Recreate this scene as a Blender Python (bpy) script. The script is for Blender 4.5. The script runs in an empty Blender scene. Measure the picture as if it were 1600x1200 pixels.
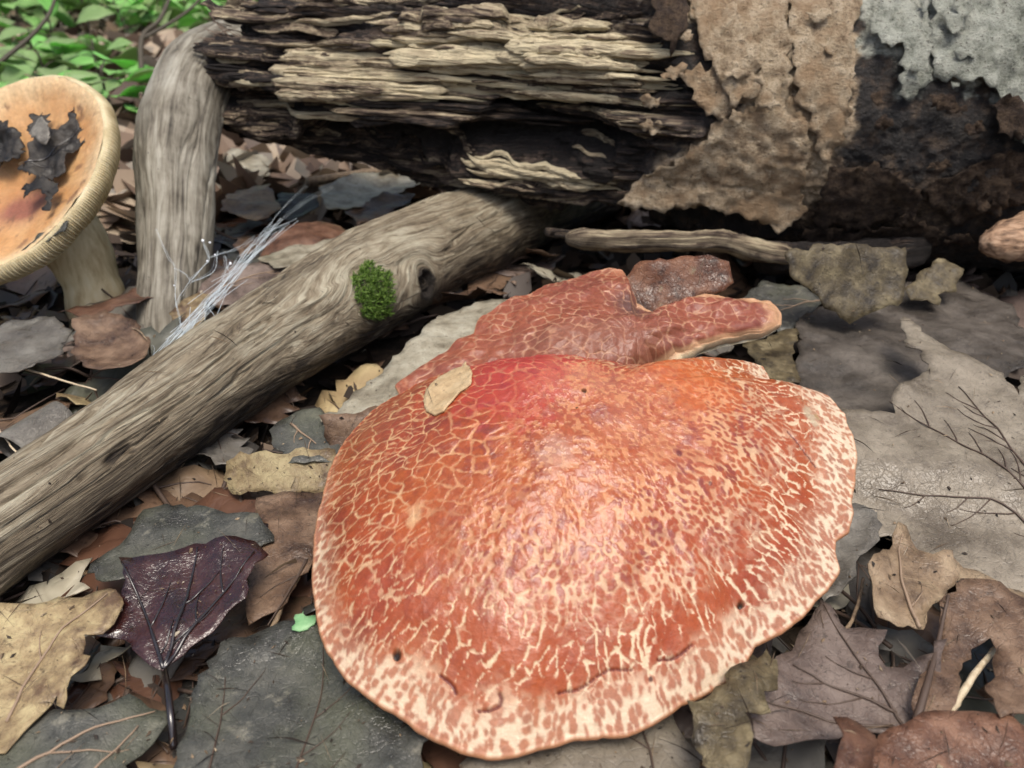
import bpy, math, random
import numpy as np
from mathutils import Vector, Matrix
from mathutils.geometry import delaunay_2d_cdt

rad = math.radians
random.seed(7)
RNG = np.random.default_rng(11)
CM = 0.01                      # all shapes below are drawn in centimetres

scene = bpy.context.scene
COL = scene.collection

# ---------------------------------------------------------------- camera
CAM_H, PITCH, FPX = 16.0, 27.0, 1256.0
cam_d = bpy.data.cameras.new('camera')
cam = bpy.data.objects.new('camera', cam_d)
COL.objects.link(cam)
cam.location = (0, 0, CAM_H * CM)
cam.rotation_euler = (rad(90 - PITCH), 0, 0)
cam_d.sensor_width = 36.0
cam_d.lens = 36.0 * FPX / 1600.0
cam_d.clip_start = 0.01
cam_d.clip_end = 400.0
cam_d.dof.use_dof = True
cam_d.dof.focus_distance = 0.238
cam_d.dof.aperture_fstop = 22.0
scene.camera = cam

# ---------------------------------------------------------------- light
SUN_EL, SUN_AZ = 68.0, 165.0   # soft daylight falling through the canopy, from behind the camera
world = bpy.data.worlds.new('World')
scene.world = world
world.use_nodes = True
wn = world.node_tree
wn.nodes.clear()
w_out = wn.nodes.new('ShaderNodeOutputWorld')
w_bg = wn.nodes.new('ShaderNodeBackground')
w_sky = wn.nodes.new('ShaderNodeTexSky')
w_sky.sky_type = 'NISHITA'
w_sky.sun_disc = False
w_sky.sun_elevation = rad(SUN_EL)
w_sky.sun_rotation = rad(SUN_AZ)
w_sky.air_density = 1.0
w_sky.dust_density = 6.0
w_sky.ozone_density = 1.0
w_bg.inputs['Strength'].default_value = 0.10
wn.links.new(w_sky.outputs[0], w_bg.inputs['Color'])
wn.links.new(w_bg.outputs[0], w_out.inputs['Surface'])

sun_d = bpy.data.lights.new('sun', 'SUN')
sun_d.energy = 1.4
sun_d.angle = rad(26)
sun_d.color = (1.0, 0.955, 0.87)
sun = bpy.data.objects.new('sun', sun_d)
COL.objects.link(sun)
sdir = Vector((math.sin(rad(SUN_AZ)) * math.cos(rad(SUN_EL)), math.cos(rad(SUN_AZ)) * math.cos(rad(SUN_EL)), math.sin(rad(SUN_EL))))
sun.rotation_euler = sdir.to_track_quat('Z', 'Y').to_euler()
sun.location = (0, 0, 3)

vs = scene.view_settings
vs.view_transform = 'Standard'
vs.look = 'None'
vs.gamma = 1.0
vs.use_curve_mapping = False
vs.exposure = 0.92

# ---------------------------------------------------------------- numbers
cP, sP = math.cos(rad(PITCH)), math.sin(rad(PITCH))
CAM = np.array([0.0, 0.0, CAM_H])
FWD = np.array([0.0, cP, -sP]); UP = np.array([0.0, sP, cP]); RT = np.array([1.0, 0, 0])

def ray(px, py):
    return FWD + RT * ((px - 800.0) / FPX) + UP * ((600.0 - py) / FPX)

def PD(px, py, depth):                       # the point at a depth along the view axis
    return CAM + ray(px, py) * depth

def PZ(px, py, z):                           # the point at a height above the ground
    d = ray(px, py)
    return CAM + d * ((z - CAM_H) / d[2])

def PPL(px, py, p0, n):                      # the point on a plane
    d = ray(px, py)
    return CAM + d * (np.dot(p0 - CAM, n) / np.dot(d, n))

def project(v):
    q = np.asarray(v, float) - CAM
    dep = q @ FWD
    return 800 + FPX * (q @ RT) / dep, 600 - FPX * (q @ UP) / dep

def unit(v):
    v = np.asarray(v, float)
    return v / np.linalg.norm(v)

def smooth(a, b, x):
    t = np.clip((x - a) / (b - a), 0, 1)
    return t * t * (3 - 2 * t)

def _hash(ix, iy, iz, seed):
    h = (ix.astype(np.uint32) * np.uint32(374761393) + iy.astype(np.uint32) * np.uint32(668265263)
         + iz.astype(np.uint32) * np.uint32(2147483647) + np.uint32((seed * 1274126177) & 0xffffffff))
    h = (h ^ (h >> np.uint32(13))) * np.uint32(1274126177)
    h = (h ^ (h >> np.uint32(15))) * np.uint32(2246822519)
    h ^= h >> np.uint32(16)
    return h.astype(np.float64) / 4294967295.0

def vnoise(x, y, z=None, seed=0):            # value noise, -1..1
    x = np.asarray(x, float); y = np.asarray(y, float) + np.zeros_like(x)
    z = np.zeros_like(x) if z is None else np.asarray(z, float) + np.zeros_like(x)
    ix, iy, iz = np.floor(x).astype(np.int64), np.floor(y).astype(np.int64), np.floor(z).astype(np.int64)
    fx, fy, fz = x - ix, y - iy, z - iz
    fx = fx**3 * (fx * (fx * 6 - 15) + 10); fy = fy**3 * (fy * (fy * 6 - 15) + 10); fz = fz**3 * (fz * (fz * 6 - 15) + 10)
    flat = not np.any(fz)
    r = 0
    for dz in ((0,) if flat else (0, 1)):
        wz = 1.0 if flat else (fz if dz else 1 - fz)
        for dy in (0, 1):
            wy = fy if dy else 1 - fy
            for dx in (0, 1):
                wx = fx if dx else 1 - fx
                r = r + wx * wy * wz * _hash(ix + dx, iy + dy, iz + dz, seed)
    return r * 2 - 1

def fbm(x, y, z=None, seed=0, oct=4, gain=0.5, lac=2.03):
    r, a, n = 0, 1.0, 0
    for k in range(oct):
        r = r + a * vnoise(np.asarray(x) * lac**k, np.asarray(y) * lac**k, None if z is None else np.asarray(z) * lac**k, seed + 31 * k)
        n += a; a *= gain
    return r / n

def cells(x, y, size, seed, aniso=None, rx=None, ry=None, jitter=0.9):
    """2D cellular pattern. aniso (<1) stretches cells along the direction (rx,ry). -> F1, F2, id, |tangential share of the border|"""
    gx, gy = x / size, y / size
    ix, iy = np.floor(gx).astype(np.int64), np.floor(gy).astype(np.int64)
    f1 = np.full(x.shape, 9e9); f2 = f1.copy(); cid = np.zeros(x.shape)
    v1t = np.zeros(x.shape); v1r = np.zeros(x.shape); v2t = np.zeros(x.shape); v2r = np.zeros(x.shape)
    K = 2
    for dy in range(-K, K + 1):
        for dx in range(-K, K + 1):
            jx = _hash(ix + dx, iy + dy, ix * 0, seed); jy = _hash(ix + dx, iy + dy, ix * 0, seed + 77)
            ox = ix + dx + 0.5 + (jx - 0.5) * jitter - gx
            oy = iy + dy + 0.5 + (jy - 0.5) * jitter - gy
            if rx is not None:
                r_, t_ = ox * rx + oy * ry, -ox * ry + oy * rx
                d = np.sqrt((r_ * aniso) ** 2 + t_ ** 2)
            else:
                r_, t_ = ox, oy
                d = np.sqrt(ox * ox + oy * oy)
            a = d < f1; b = (~a) & (d < f2)
            f2 = np.where(a, f1, np.where(b, d, f2))
            v2t = np.where(a, v1t, np.where(b, t_, v2t)); v2r = np.where(a, v1r, np.where(b, r_, v2r))
            f1 = np.where(a, d, f1); cid = np.where(a, jx, cid)
            v1t = np.where(a, t_, v1t); v1r = np.where(a, r_, v1r)
    dt, dr = np.abs(v1t - v2t), np.abs(v1r - v2r)
    return f1, f2, cid, dt / (dt + dr + 1e-6)

def poly_sd(x, y, poly):                     # signed distance to a polygon, positive inside
    poly = np.asarray(poly, float)
    d = np.full(np.shape(x), 1e9); ins = np.zeros(np.shape(x), bool)
    n = len(poly)
    for i in range(n):
        ax, ay = poly[i]; bx, by = poly[(i + 1) % n]
        ex, ey = bx - ax, by - ay
        t = np.clip(((x - ax) * ex + (y - ay) * ey) / (ex * ex + ey * ey + 1e-12), 0, 1)
        d = np.minimum(d, np.hypot(x - ax - t * ex, y - ay - t * ey))
        c = ((ay > y) != (by > y)) & (x < ex * (y - ay) / (ey if abs(ey) > 1e-12 else 1e-12) + ax)
        ins ^= c
    return np.where(ins, d, -d)

def catmull(pts, n):
    P = np.asarray(pts, float)
    P = np.vstack([2 * P[0] - P[1], P, 2 * P[-1] - P[-2]])
    m = len(P) - 3
    u = np.linspace(0, m - 1e-6, n); i = np.floor(u).astype(int); t = (u - i)[:, None]
    a, b, c, d = P[i], P[i + 1], P[i + 2], P[i + 3]
    return 0.5 * (2 * b + (c - a) * t + (2 * a - 5 * b + 4 * c - d) * t**2 + (3 * b - a - 3 * c + d) * t**3)

# ---------------------------------------------------------------- meshes and objects
def mesh_np(name, V, Fc, attrs=None, mats=(), smooth_=True, matidx=None):
    V = np.asarray(V, float) * CM
    me = bpy.data.meshes.new(name)
    if isinstance(Fc, np.ndarray):
        n, k = Fc.shape
        me.vertices.add(len(V)); me.vertices.foreach_set('co', V.astype(np.float32).ravel())
        me.loops.add(n * k); me.loops.foreach_set('vertex_index', Fc.astype(np.int32).ravel())
        me.polygons.add(n)
        me.polygons.foreach_set('loop_start', np.arange(0, n * k, k, dtype=np.int32))
        me.update(calc_edges=True)
    else:
        me.from_pydata(V.tolist(), [], Fc)
    me.polygons.foreach_set('use_smooth', np.full(len(me.polygons), smooth_))
    for k, a in (attrs or {}).items():
        a = np.asarray(a, float)
        if a.ndim == 1:
            t = me.attributes.new(k, 'FLOAT', 'POINT'); t.data.foreach_set('value', a.astype(np.float32))
        elif a.shape[1] == 3:
            t = me.attributes.new(k, 'FLOAT_VECTOR', 'POINT'); t.data.foreach_set('vector', a.astype(np.float32).ravel())
    for m in mats:
        me.materials.append(m)
    if matidx is not None:
        me.polygons.foreach_set('material_index', np.asarray(matidx, dtype=np.int32))
    me.validate()
    me.update()
    return me

def tag(o, label=None, cat=None, group=None, kind=None):
    if label: o['label'] = label
    if cat: o['category'] = cat
    if group: o['group'] = group
    if kind: o['kind'] = kind
    return o

def thing(name, loc, label, cat, group=None):
    o = bpy.data.objects.new(name, None)
    COL.objects.link(o)
    o.location = np.asarray(loc) * CM
    o.empty_display_size = 0.01
    return tag(o, label, cat, group)

def put(name, me, parent=None, loc=(0, 0, 0)):
    o = bpy.data.objects.new(name, me)
    COL.objects.link(o)
    o.location = np.asarray(loc, float) * CM
    if parent: o.parent = parent
    return o

def base_of(o):
    l = np.zeros(3)
    while o is not None:
        l += np.array(o.location) / CM
        o = o.parent
    return l

def part(name, V, Fc, parent, mat, attrs=None, smooth_=True):
    """a mesh given in scene coordinates, put under a parent (or at its own centre when top level)"""
    V = np.asarray(V, float)
    if parent is not None:
        me = mesh_np(name, V - base_of(parent), Fc, attrs, [mat], smooth_)
        return put(name, me, parent)
    c = V.mean(0); c[2] = V[:, 2].min()
    return put(name, mesh_np(name, V - c, Fc, attrs, [mat], smooth_), None, c)

def grid_faces(nu, nv, wrap_v=False, wrap_u=False, flip=False):
    iu = np.arange(nu if wrap_u else nu - 1); iv = np.arange(nv if wrap_v else nv - 1)
    U, W = np.meshgrid(iu, iv, indexing='ij')
    a = U * nv + W; b = U * nv + (W + 1) % nv; c = ((U + 1) % nu) * nv + (W + 1) % nv; d = ((U + 1) % nu) * nv + W
    f = np.stack([a, b, c, d], -1).reshape(-1, 4)
    return f[:, ::-1] if flip else f

def tube(path, radii, ns=8, caps=True):
    """a tapered tube along a path -> V, faces list"""
    P = np.asarray(path, float); n = len(P)
    R = np.broadcast_to(np.asarray(radii, float), (n,))
    T = np.gradient(P, axis=0); T /= np.linalg.norm(T, axis=1)[:, None] + 1e-12
    ref = np.array([0, 0, 1.0]) if abs(T[0][2]) < 0.9 else np.array([1.0, 0, 0])
    a = unit(np.cross(T[0], ref)); V = []
    for i in range(n):
        a = a - T[i] * np.dot(a, T[i]); a = unit(a); b = np.cross(T[i], a)
        th = np.arange(ns) * 2 * math.pi / ns
        V.append(P[i] + R[i] * (np.cos(th)[:, None] * a + np.sin(th)[:, None] * b))
    V = np.concatenate(V)
    Fc = [tuple(f) for f in grid_faces(n, ns, wrap_v=True).tolist()]
    if caps:
        Fc.append(tuple(range(ns))[::-1]); Fc.append(tuple(range((n - 1) * ns, n * ns)))
    return V, Fc

def join(parts):
    V, Fc, o = [], [], 0
    for v, f in parts:
        V.append(v); Fc += [tuple(i + o for i in q) for q in f]; o += len(v)
    return np.concatenate(V), Fc

# ---------------------------------------------------------------- materials
class Mat:
    def __init__(s, name):
        s.m = bpy.data.materials.new(name); s.m.use_nodes = True
        s.t = s.m.node_tree; s.t.nodes.clear()
        s.out = s.t.nodes.new('ShaderNodeOutputMaterial')
    def _in(s, sock, v):
        if v is None: return
        if isinstance(v, bpy.types.NodeSocket): s.t.links.new(v, sock)
        elif isinstance(v, (tuple, list)) and len(v) == 3 and sock.type == 'RGBA': sock.default_value = (*v, 1)
        else: sock.default_value = v
    def n(s, ty, **props):
        nd = s.t.nodes.new(ty)
        for k, v in props.items(): setattr(nd, k, v)
        return nd
    def attr(s, name, out='Fac'):
        return s.n('ShaderNodeAttribute', attribute_name=name).outputs[out]
    def obj(s, scale=100.0):
        tc = s.n('ShaderNodeTexCoord'); v = s.n('ShaderNodeVectorMath', operation='SCALE')
        s.t.links.new(tc.outputs['Object'], v.inputs[0]); v.inputs['Scale'].default_value = scale
        return v.outputs[0]
    def vmul(s, a, b):
        v = s.n('ShaderNodeVectorMath', operation='MULTIPLY'); s._in(v.inputs[0], a); s._in(v.inputs[1], b); return v.outputs[0]
    def vadd(s, a, b):
        v = s.n('ShaderNodeVectorMath', operation='ADD'); s._in(v.inputs[0], a); s._in(v.inputs[1], b); return v.outputs[0]
    def noise(s, vec, scale=1.0, detail=4.0, rough=0.55, dist=0.0, out='Fac'):
        v = s.n('ShaderNodeTexNoise'); s._in(v.inputs['Vector'], vec)
        for k, x in (('Scale', scale), ('Detail', detail), ('Roughness', rough), ('Distortion', dist)): v.inputs[k].default_value = x
        return v.outputs[out]
    def voro(s, vec, scale=1.0, feature='F1', out='Distance', rnd=1.0):
        v = s.n('ShaderNodeTexVoronoi', feature=feature); s._in(v.inputs['Vector'], vec)
        v.inputs['Scale'].default_value = scale; v.inputs['Randomness'].default_value = rnd
        return v.outputs[out]
    def ramp(s, fac, stops, interp='LINEAR'):
        r = s.n('ShaderNodeValToRGB'); s._in(r.inputs[0], fac); cr = r.color_ramp; cr.interpolation = interp
        while len(cr.elements) < len(stops): cr.elements.new(0.5)
        for e, (p, c) in zip(cr.elements, stops):
            e.position = p; e.color = (c, c, c, 1) if isinstance(c, (int, float)) else (*c, 1)
        return r.outputs[0]
    def mix(s, fac, a, b, blend='MIX'):
        m = s.n('ShaderNodeMix', data_type='RGBA', blend_type=blend)
        s._in(m.inputs[0], fac); s._in(m.inputs[6], a); s._in(m.inputs[7], b); return m.outputs[2]
    def math(s, op, a, b=None, c=None, clamp=False):
        m = s.n('ShaderNodeMath', operation=op, use_clamp=clamp)
        s._in(m.inputs[0], a); s._in(m.inputs[1], b)
        if c is not None: s._in(m.inputs[2], c)
        return m.outputs[0]
    def hsv(s, col, h=0.5, sat=1.0, val=1.0):
        m = s.n('ShaderNodeHueSaturation'); s._in(m.inputs['Color'], col)
        s._in(m.inputs['Hue'], h); s._in(m.inputs['Saturation'], sat); s._in(m.inputs['Value'], val); return m.outputs[0]
    def rnd(s):
        return s.n('ShaderNodeObjectInfo').outputs['Random']
    def bump(s, h, strength=0.5, dist=0.1, normal=None):
        b = s.n('ShaderNodeBump'); s._in(b.inputs['Height'], h); b.inputs['Strength'].default_value = strength
        b.inputs['Distance'].default_value = dist * CM
        s._in(b.inputs['Normal'], normal); return b.outputs[0]
    def bsdf(s, col, rough=0.6, normal=None, spec=0.5, coat=None, coat_rough=0.2, sss=0.0, sss_rad=(0.1, 0.05, 0.03), trans_col=None, trans=0.0, alpha=None):
        p = s.n('ShaderNodeBsdfPrincipled')
        s._in(p.inputs['Base Color'], col); s._in(p.inputs['Roughness'], rough); s._in(p.inputs['Normal'], normal)
        s._in(p.inputs['Specular IOR Level'], spec)
        if coat is not None:
            s._in(p.inputs['Coat Weight'], coat); s._in(p.inputs['Coat Roughness'], coat_rough); s._in(p.inputs['Coat Normal'], normal)
        if sss:
            p.inputs['Subsurface Weight'].default_value = sss; p.inputs['Subsurface Radius'].default_value = sss_rad
            p.inputs['Subsurface Scale'].default_value = 1.0 * CM
        sh = p.outputs[0]
        if trans:
            t = s.n('ShaderNodeBsdfTranslucent'); s._in(t.inputs['Color'], trans_col if trans_col is not None else col); s._in(t.inputs['Normal'], normal)
            m = s.n('ShaderNodeMixShader'); m.inputs[0].default_value = trans
            s.t.links.new(sh, m.inputs[1]); s.t.links.new(t.outputs[0], m.inputs[2]); sh = m.outputs[0]
        if alpha is not None:
            t = s.n('ShaderNodeBsdfTransparent'); m = s.n('ShaderNodeMixShader'); s._in(m.inputs[0], alpha)
            s.t.links.new(t.outputs[0], m.inputs[1]); s.t.links.new(sh, m.inputs[2]); sh = m.outputs[0]
        s.t.links.new(sh, s.out.inputs['Surface'])
        return s.m

# ---------------------------------------------------------------- ground
def ground_h(x, y):
    d = np.hypot(x, y - 30)
    return 0.35 * fbm(x * .18, y * .18, seed=3) + smooth(60, 400, d) * 9 * fbm(x * .006, y * .006, seed=5) - 0.5

m = Mat('forest_soil')
v = m.obj()
f = m.noise(v, 0.9, 8, 0.65)
c = m.ramp(f, [(0.3, (0.012, 0.009, 0.007)), (0.5, (0.035, 0.024, 0.016)), (0.62, (0.075, 0.05, 0.032)), (0.8, (0.12, 0.085, 0.055))])
SOIL = m.bsdf(c, 0.85, m.bump(m.noise(v, 2.5, 8, 0.7), 0.9, 0.5), 0.3)

n = 240
u = np.linspace(-1, 1, n)
g = np.sinh(u * 7.2) / np.sinh(7.2) * 9000
X, Y = np.meshgrid(g, g + 40, indexing='ij')
Z = ground_h(X, Y)
gr = put('ground', mesh_np('ground', np.stack([X, Y, Z], -1).reshape(-1, 3), grid_faces(n, n, flip=True), None, [SOIL]))
tag(gr, kind='structure')

# ---------------------------------------------------------------- wood materials
def wood_mat(name, dark, mid, light, pale, along=0.35, across=5.0, rough=0.75, bump=0.8, bump_d=0.12, mould=None):
    m = Mat(name)
    gvec = m.attr('grain', 'Vector')
    tone = m.attr('tone')
    st = m.vmul(gvec, (along, across, across))
    n1 = m.noise(st, 1.0, 6, 0.62, 0.4)
    n2 = m.noise(m.vmul(gvec, (along * 2.6, across * 3.2, across * 3.2)), 1.0, 5, 0.6)
    n3 = m.noise(gvec, 0.8, 4, 0.6)
    fac = m.math('ADD', m.math('MULTIPLY', n1, 0.75), m.math('MULTIPLY', n2, 0.35))
    fac = m.math('ADD', fac, m.math('MULTIPLY', m.math('SUBTRACT', n3, 0.5), 0.35))
    fac = m.math('ADD', fac, m.math('SUBTRACT', tone, 0.5))
    c = m.ramp(fac, [(0.36, dark), (0.48, mid), (0.59, light), (0.74, pale)])
    if mould:
        c = m.mix(m.ramp(m.noise(gvec, 1.7, 6, 0.7), [(0.56, 0.0), (0.70, 0.75)]), c, mould)
    specks = m.ramp(m.noise(gvec, 7.0, 2, 0.5), [(0.70, 0.0), (0.76, 0.8)])
    c = m.mix(specks, c, dark)
    h = m.math('ADD', m.math('MULTIPLY', n1, 1.0), m.math('MULTIPLY', n2, 0.55))
    return m.bsdf(c, m.ramp(n3, [(0.3, rough), (0.7, rough - 0.25)]), m.bump(h, bump, bump_d), 0.4)

ROTTEN = wood_mat('rotten_wood', (0.010, 0.007, 0.006), (0.085, 0.058, 0.042), (0.33, 0.265, 0.175), (0.62, 0.54, 0.36), 0.30, 5.5, 0.8, 1.0, 0.30)
STICKW = wood_mat('weathered_stick_wood', (0.018, 0.013, 0.009), (0.100, 0.077, 0.050), (0.200, 0.165, 0.112), (0.345, 0.315, 0.235), 0.17, 6.5, 0.75, 1.0, 0.14)
ROOTW = wood_mat('grey_root_wood', (0.028, 0.024, 0.018), (0.115, 0.102, 0.078), (0.200, 0.185, 0.148), (0.30, 0.29, 0.245), 0.18, 2.2, 0.8, 0.7, 0.08)

# ---------------------------------------------------------------- the rotten log
LA, LB = PD(285, 105, 48.0), PD(1750, 190, 43.5)
LT = unit(LB - LA)
LU = unit(np.array([0, 0, 1.0]) - LT * LT[2])
LC = unit(np.cross(LT, LU))
if LC[1] > 0: LC = -LC                     # LC looks at the camera side
LOG_LEN = 66.0

def log_av(px, py):                        # a picture point -> (along, up) on the log's near face
    off = 5.0
    for _ in range(8):
        p = PPL(px, py, LA + LC * off, LC) - LA
        a, v = float(p @ LT), float(p @ LU); r = float(log_r0(a)) + .3
        off = .5 * off + .5 * math.sqrt(max(0.0, r * r - v * v))
    return a, v

def log_r0(a):
    return np.interp(a, [-1, 1, 3, 9, 15, 20, 26, 37, 70], [3.0, 3.3, 3.7, 4.3, 4.9, 5.7, 7.0, 8.1, 8.8])

def avpoly(pts): return [log_av(*p) for p in pts]
BARK_Z = avpoly([(1000, -400), (1003, 0), (1020, 60), (1062, 110), (1125, 185), (1060, 232), (965, 300), (985, 480), (2400, 480), (2400, -400)])
GOUGES = [(avpoly([(470, 175), (560, 188), (700, 205), (800, 150), (905, 155), (965, 205), (1010, 235), (960, 262), (860, 262), (725, 240), (700, 258), (560, 245), (470, 215)]), 2.3),
          (avpoly([(318, 138), (420, 128), (475, 165), (445, 200), (400, 190), (345, 165)]), 1.7),
          (avpoly([(470, 45), (560, 35), (665, 28), (660, 58), (560, 62), (470, 70)]), 1.0),
          (avpoly([(400, 70), (450, 75), (455, 110), (405, 112)]), 0.9),
          (avpoly([(780, 8), (850, 12), (862, 42), (790, 48)]), 0.9),
          (avpoly([(985, 92), (1050, 90), (1060, 152), (1000, 152)]), 1.2),
          (avpoly([(880, 318), (1230, 330), (1235, 372), (880, 366)]), 1.4)]

def log_surface(a, th, fine=True):
    r0 = log_r0(a); v = r0 * np.sin(th); arc = th * r0
    front = np.cos(th) > -0.2
    jx = 0.5 * fbm(a * .8, arc * .8, seed=21); jv = 0.35 * fbm(a * .9, arc * 1.1, seed=22)
    bark = smooth(-0.25, 0.25, poly_sd(a + jx * 1.5, v + jv * 1.5, BARK_Z))
    gd = 0 * a; gm = 0 * a
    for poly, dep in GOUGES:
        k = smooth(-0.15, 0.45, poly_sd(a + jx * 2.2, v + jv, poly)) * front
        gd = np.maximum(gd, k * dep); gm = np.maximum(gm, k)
    big = 0.75 * fbm(a * .11 + 4, arc * .42, seed=23)
    ln = fbm(a * .13, arc * 1.25, seed=24, oct=3) * 3.2
    st = np.floor(ln) + smooth(0.55, 0.95, ln - np.floor(ln))
    ln2 = fbm(a * .22, arc * 3.6, seed=25, oct=3) * 2.6
    st2 = np.floor(ln2) + smooth(0.5, 0.9, ln2 - np.floor(ln2))
    wood = big + st * 0.45 + st2 * 0.24 + 0.16 * fbm(a * .45, arc * 8, seed=26, oct=4)
    brk = 0.35 * fbm(a * .25, arc * .25, seed=27) + 0.22 * fbm(a * 1.1, arc * 1.1, seed=28) + 0.10 * fbm(a * 3.5, arc * 3.5, seed=29)
    r = r0 + (1 - bark) * wood + bark * brk - gd
    return r, bark, gm, st

def log_pt(a, th, r):
    a = np.asarray(a); th = np.asarray(th); r = np.asarray(r)
    return LA + a[..., None] * LT + (np.cos(th) * r)[..., None] * LC + (np.sin(th) * r)[..., None] * LU

log = thing('rotten_log', np.append((LA + LT * 30)[:2], 0), 'thick rotting log with splintered pale wood and flaking bark, propped above the litter', 'log')

na, nt, ncap = 620, 460, 14
tu = np.linspace(-1, 1, nt, endpoint=False)
TH = math.pi * (0.55 * tu + 0.45 * tu**3)
jag = 1.9 + 1.9 * fbm(3 + 1.6 * np.cos(TH) * 2, 1.6 * np.sin(TH) * 2, seed=31) + 1.1 * vnoise(TH * 9, TH * 0, seed=32)
jag = np.clip(jag + 1.7 + 1.6 * smooth(.1, .9, np.sin(TH)), 1.5, 8.5)
s = np.linspace(0, 1, na) ** 1.0
A = jag[None, :] + s[:, None] * (LOG_LEN - jag[None, :])
T2 = np.broadcast_to(TH, A.shape)
r, bark, gm, st = log_surface(A, T2)
# the broken end: a hollow, ragged face
k = np.linspace(0.02, 0.985, ncap)[:, None]
rc = r[0][None, :] * k
ac = A[0][None, :] * k ** 2 + (1 - k ** 2) * 4.2 + 0.9 * fbm(rc * np.cos(TH) * 1.2, rc * np.sin(TH) * 2.2, seed=33)
ac = np.where(k > .9, A[0][None, :] + (1 - k) * 4, ac)
Aall = np.concatenate([ac, A]); Rall = np.concatenate([rc, r]); Tall = np.concatenate([np.broadcast_to(TH, ac.shape), T2])
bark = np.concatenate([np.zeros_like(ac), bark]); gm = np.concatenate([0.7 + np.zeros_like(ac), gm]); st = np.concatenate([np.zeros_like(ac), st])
V = log_pt(Aall, Tall, Rall)
arc = Tall * log_r0(Aall)
pale = avpoly([(700, 30), (1000, 20), (1010, 110), (930, 150), (700, 160), (560, 170), (430, 120), (560, 80)])
zone = smooth(-1.2, 1.2, poly_sd(Aall + fbm(Aall * .6, arc * .6, seed=34) * 2, log_r0(Aall) * np.sin(Tall), pale)) * (np.cos(Tall) > 0)
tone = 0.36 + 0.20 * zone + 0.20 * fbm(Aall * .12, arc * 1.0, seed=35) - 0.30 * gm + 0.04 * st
GR = np.stack([Aall, arc, Rall], -1).reshape(-1, 3)
vA = log_r0(Aall) * np.sin(Tall); fr = (np.cos(Tall) > -.1)
jn = .9 * fbm(Aall * .8, arc * .8, seed=36) + .35 * fbm(Aall * 3, arc * 3, seed=37)
tanm = smooth(-.1, .25, poly_sd(Aall, vA, avpoly([(1010, -300), (1340, -300), (1338, 60), (1335, 200), (1300, 262), (1245, 335), (970, 315), (1060, 238), (1160, 178), (1150, 100), (1070, 40)])) + jn) * fr * bark
brnm = smooth(-.3, .5, poly_sd(Aall, vA, avpoly([(1190, 240), (1330, 240), (1450, 275), (1500, 350), (1400, 400), (1240, 390)])) + 1.5 * jn) * fr * bark * .8
licm = smooth(-.1, .25, poly_sd(Aall, vA, avpoly([(1340, 10), (1400, -300), (2200, -300), (2200, 300), (1620, 250), (1545, 140), (1460, 130), (1430, 155), (1400, 145), (1405, 90), (1362, 78)])) + jn) * bark

m = Mat('log_body')
gvec = m.attr('grain', 'Vector'); tn = m.attr('tone'); bk = m.attr('bark')
st_ = m.vmul(gvec, (0.28, 4.5, 4.5))
n1 = m.noise(st_, 1.0, 6, 0.62, 0.4); n2 = m.noise(m.vmul(gvec, (0.8, 14, 14)), 1.0, 5, 0.6); n3 = m.noise(gvec, 0.8, 4, 0.6)
fac = m.math('ADD', m.math('MULTIPLY', n1, 0.75), m.math('MULTIPLY', n2, 0.35))
fac = m.math('ADD', fac, m.math('MULTIPLY', m.math('SUBTRACT', n3, 0.5), 0.3))
fac = m.math('ADD', fac, m.math('SUBTRACT', tn, 0.5))
cw = m.ramp(fac, [(0.36, (0.010, 0.007, 0.006)), (0.48, (0.085, 0.058, 0.044)), (0.60, (0.31, 0.25, 0.165)), (0.76, (0.60, 0.53, 0.35))])
nb = m.noise(gvec, 1.1, 9, 0.68)
nb2 = m.noise(gvec, 5.0, 6, 0.7)
cb = m.ramp(nb, [(0.30, (0.008, 0.008, 0.009)), (0.50, (0.022, 0.019, 0.018)), (0.60, (0.060, 0.042, 0.030)), (0.74, (0.17, 0.125, 0.085))])
cb = m.mix(m.ramp(nb2, [(0.60, 0.0), (0.72, 0.7)]), cb, (0.20, 0.17, 0.13))
nsp = m.noise(m.vmul(gvec, (5, 9, 9)), 1.0, 6, 0.75); nlo = m.noise(gvec, 1.6, 9, .68)
ft = m.math('ADD', m.math('MULTIPLY', nlo, .55), m.math('MULTIPLY', nsp, .45))
ctan = m.ramp(ft, [(0.38, (0.12, 0.078, 0.046)), (0.46, (0.38, 0.285, 0.185)), (0.55, (0.58, 0.47, 0.33)), (0.68, (0.70, 0.61, 0.46))])
clic = m.ramp(ft, [(0.38, (0.07, 0.07, 0.055)), (0.46, (0.28, 0.295, 0.25)), (0.55, (0.47, 0.485, 0.42)), (0.68, (0.64, 0.65, 0.57))])
cbr = m.ramp(ft, [(0.40, (0.02, 0.014, 0.011)), (0.50, (0.12, 0.08, 0.05)), (0.62, (0.36, 0.27, 0.18))])
cb = m.mix(m.attr('brown_bark'), cb, cbr)
cb = m.mix(m.attr('tan_bark'), cb, ctan)
cb = m.mix(m.attr('lichen'), cb, clic)
c = m.mix(bk, cw, cb)
hh = m.mix(bk, m.math('ADD', n1, m.math('MULTIPLY', n2, 0.5)), m.math('ADD', m.math('MULTIPLY', nb, 1.2), m.math('MULTIPLY', nb2, 0.8)))
LOGM = m.bsdf(c, m.ramp(nb, [(0.35, 0.42), (0.6, 0.8)]), m.bump(hh, 1.0, 0.35), 0.5)
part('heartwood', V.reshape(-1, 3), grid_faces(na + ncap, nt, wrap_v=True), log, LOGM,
     {'grain': GR, 'tone': tone.ravel(), 'bark': bark.ravel(), 'tan_bark': tanm.ravel(), 'lichen': licm.ravel(), 'brown_bark': brnm.ravel()})

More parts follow.
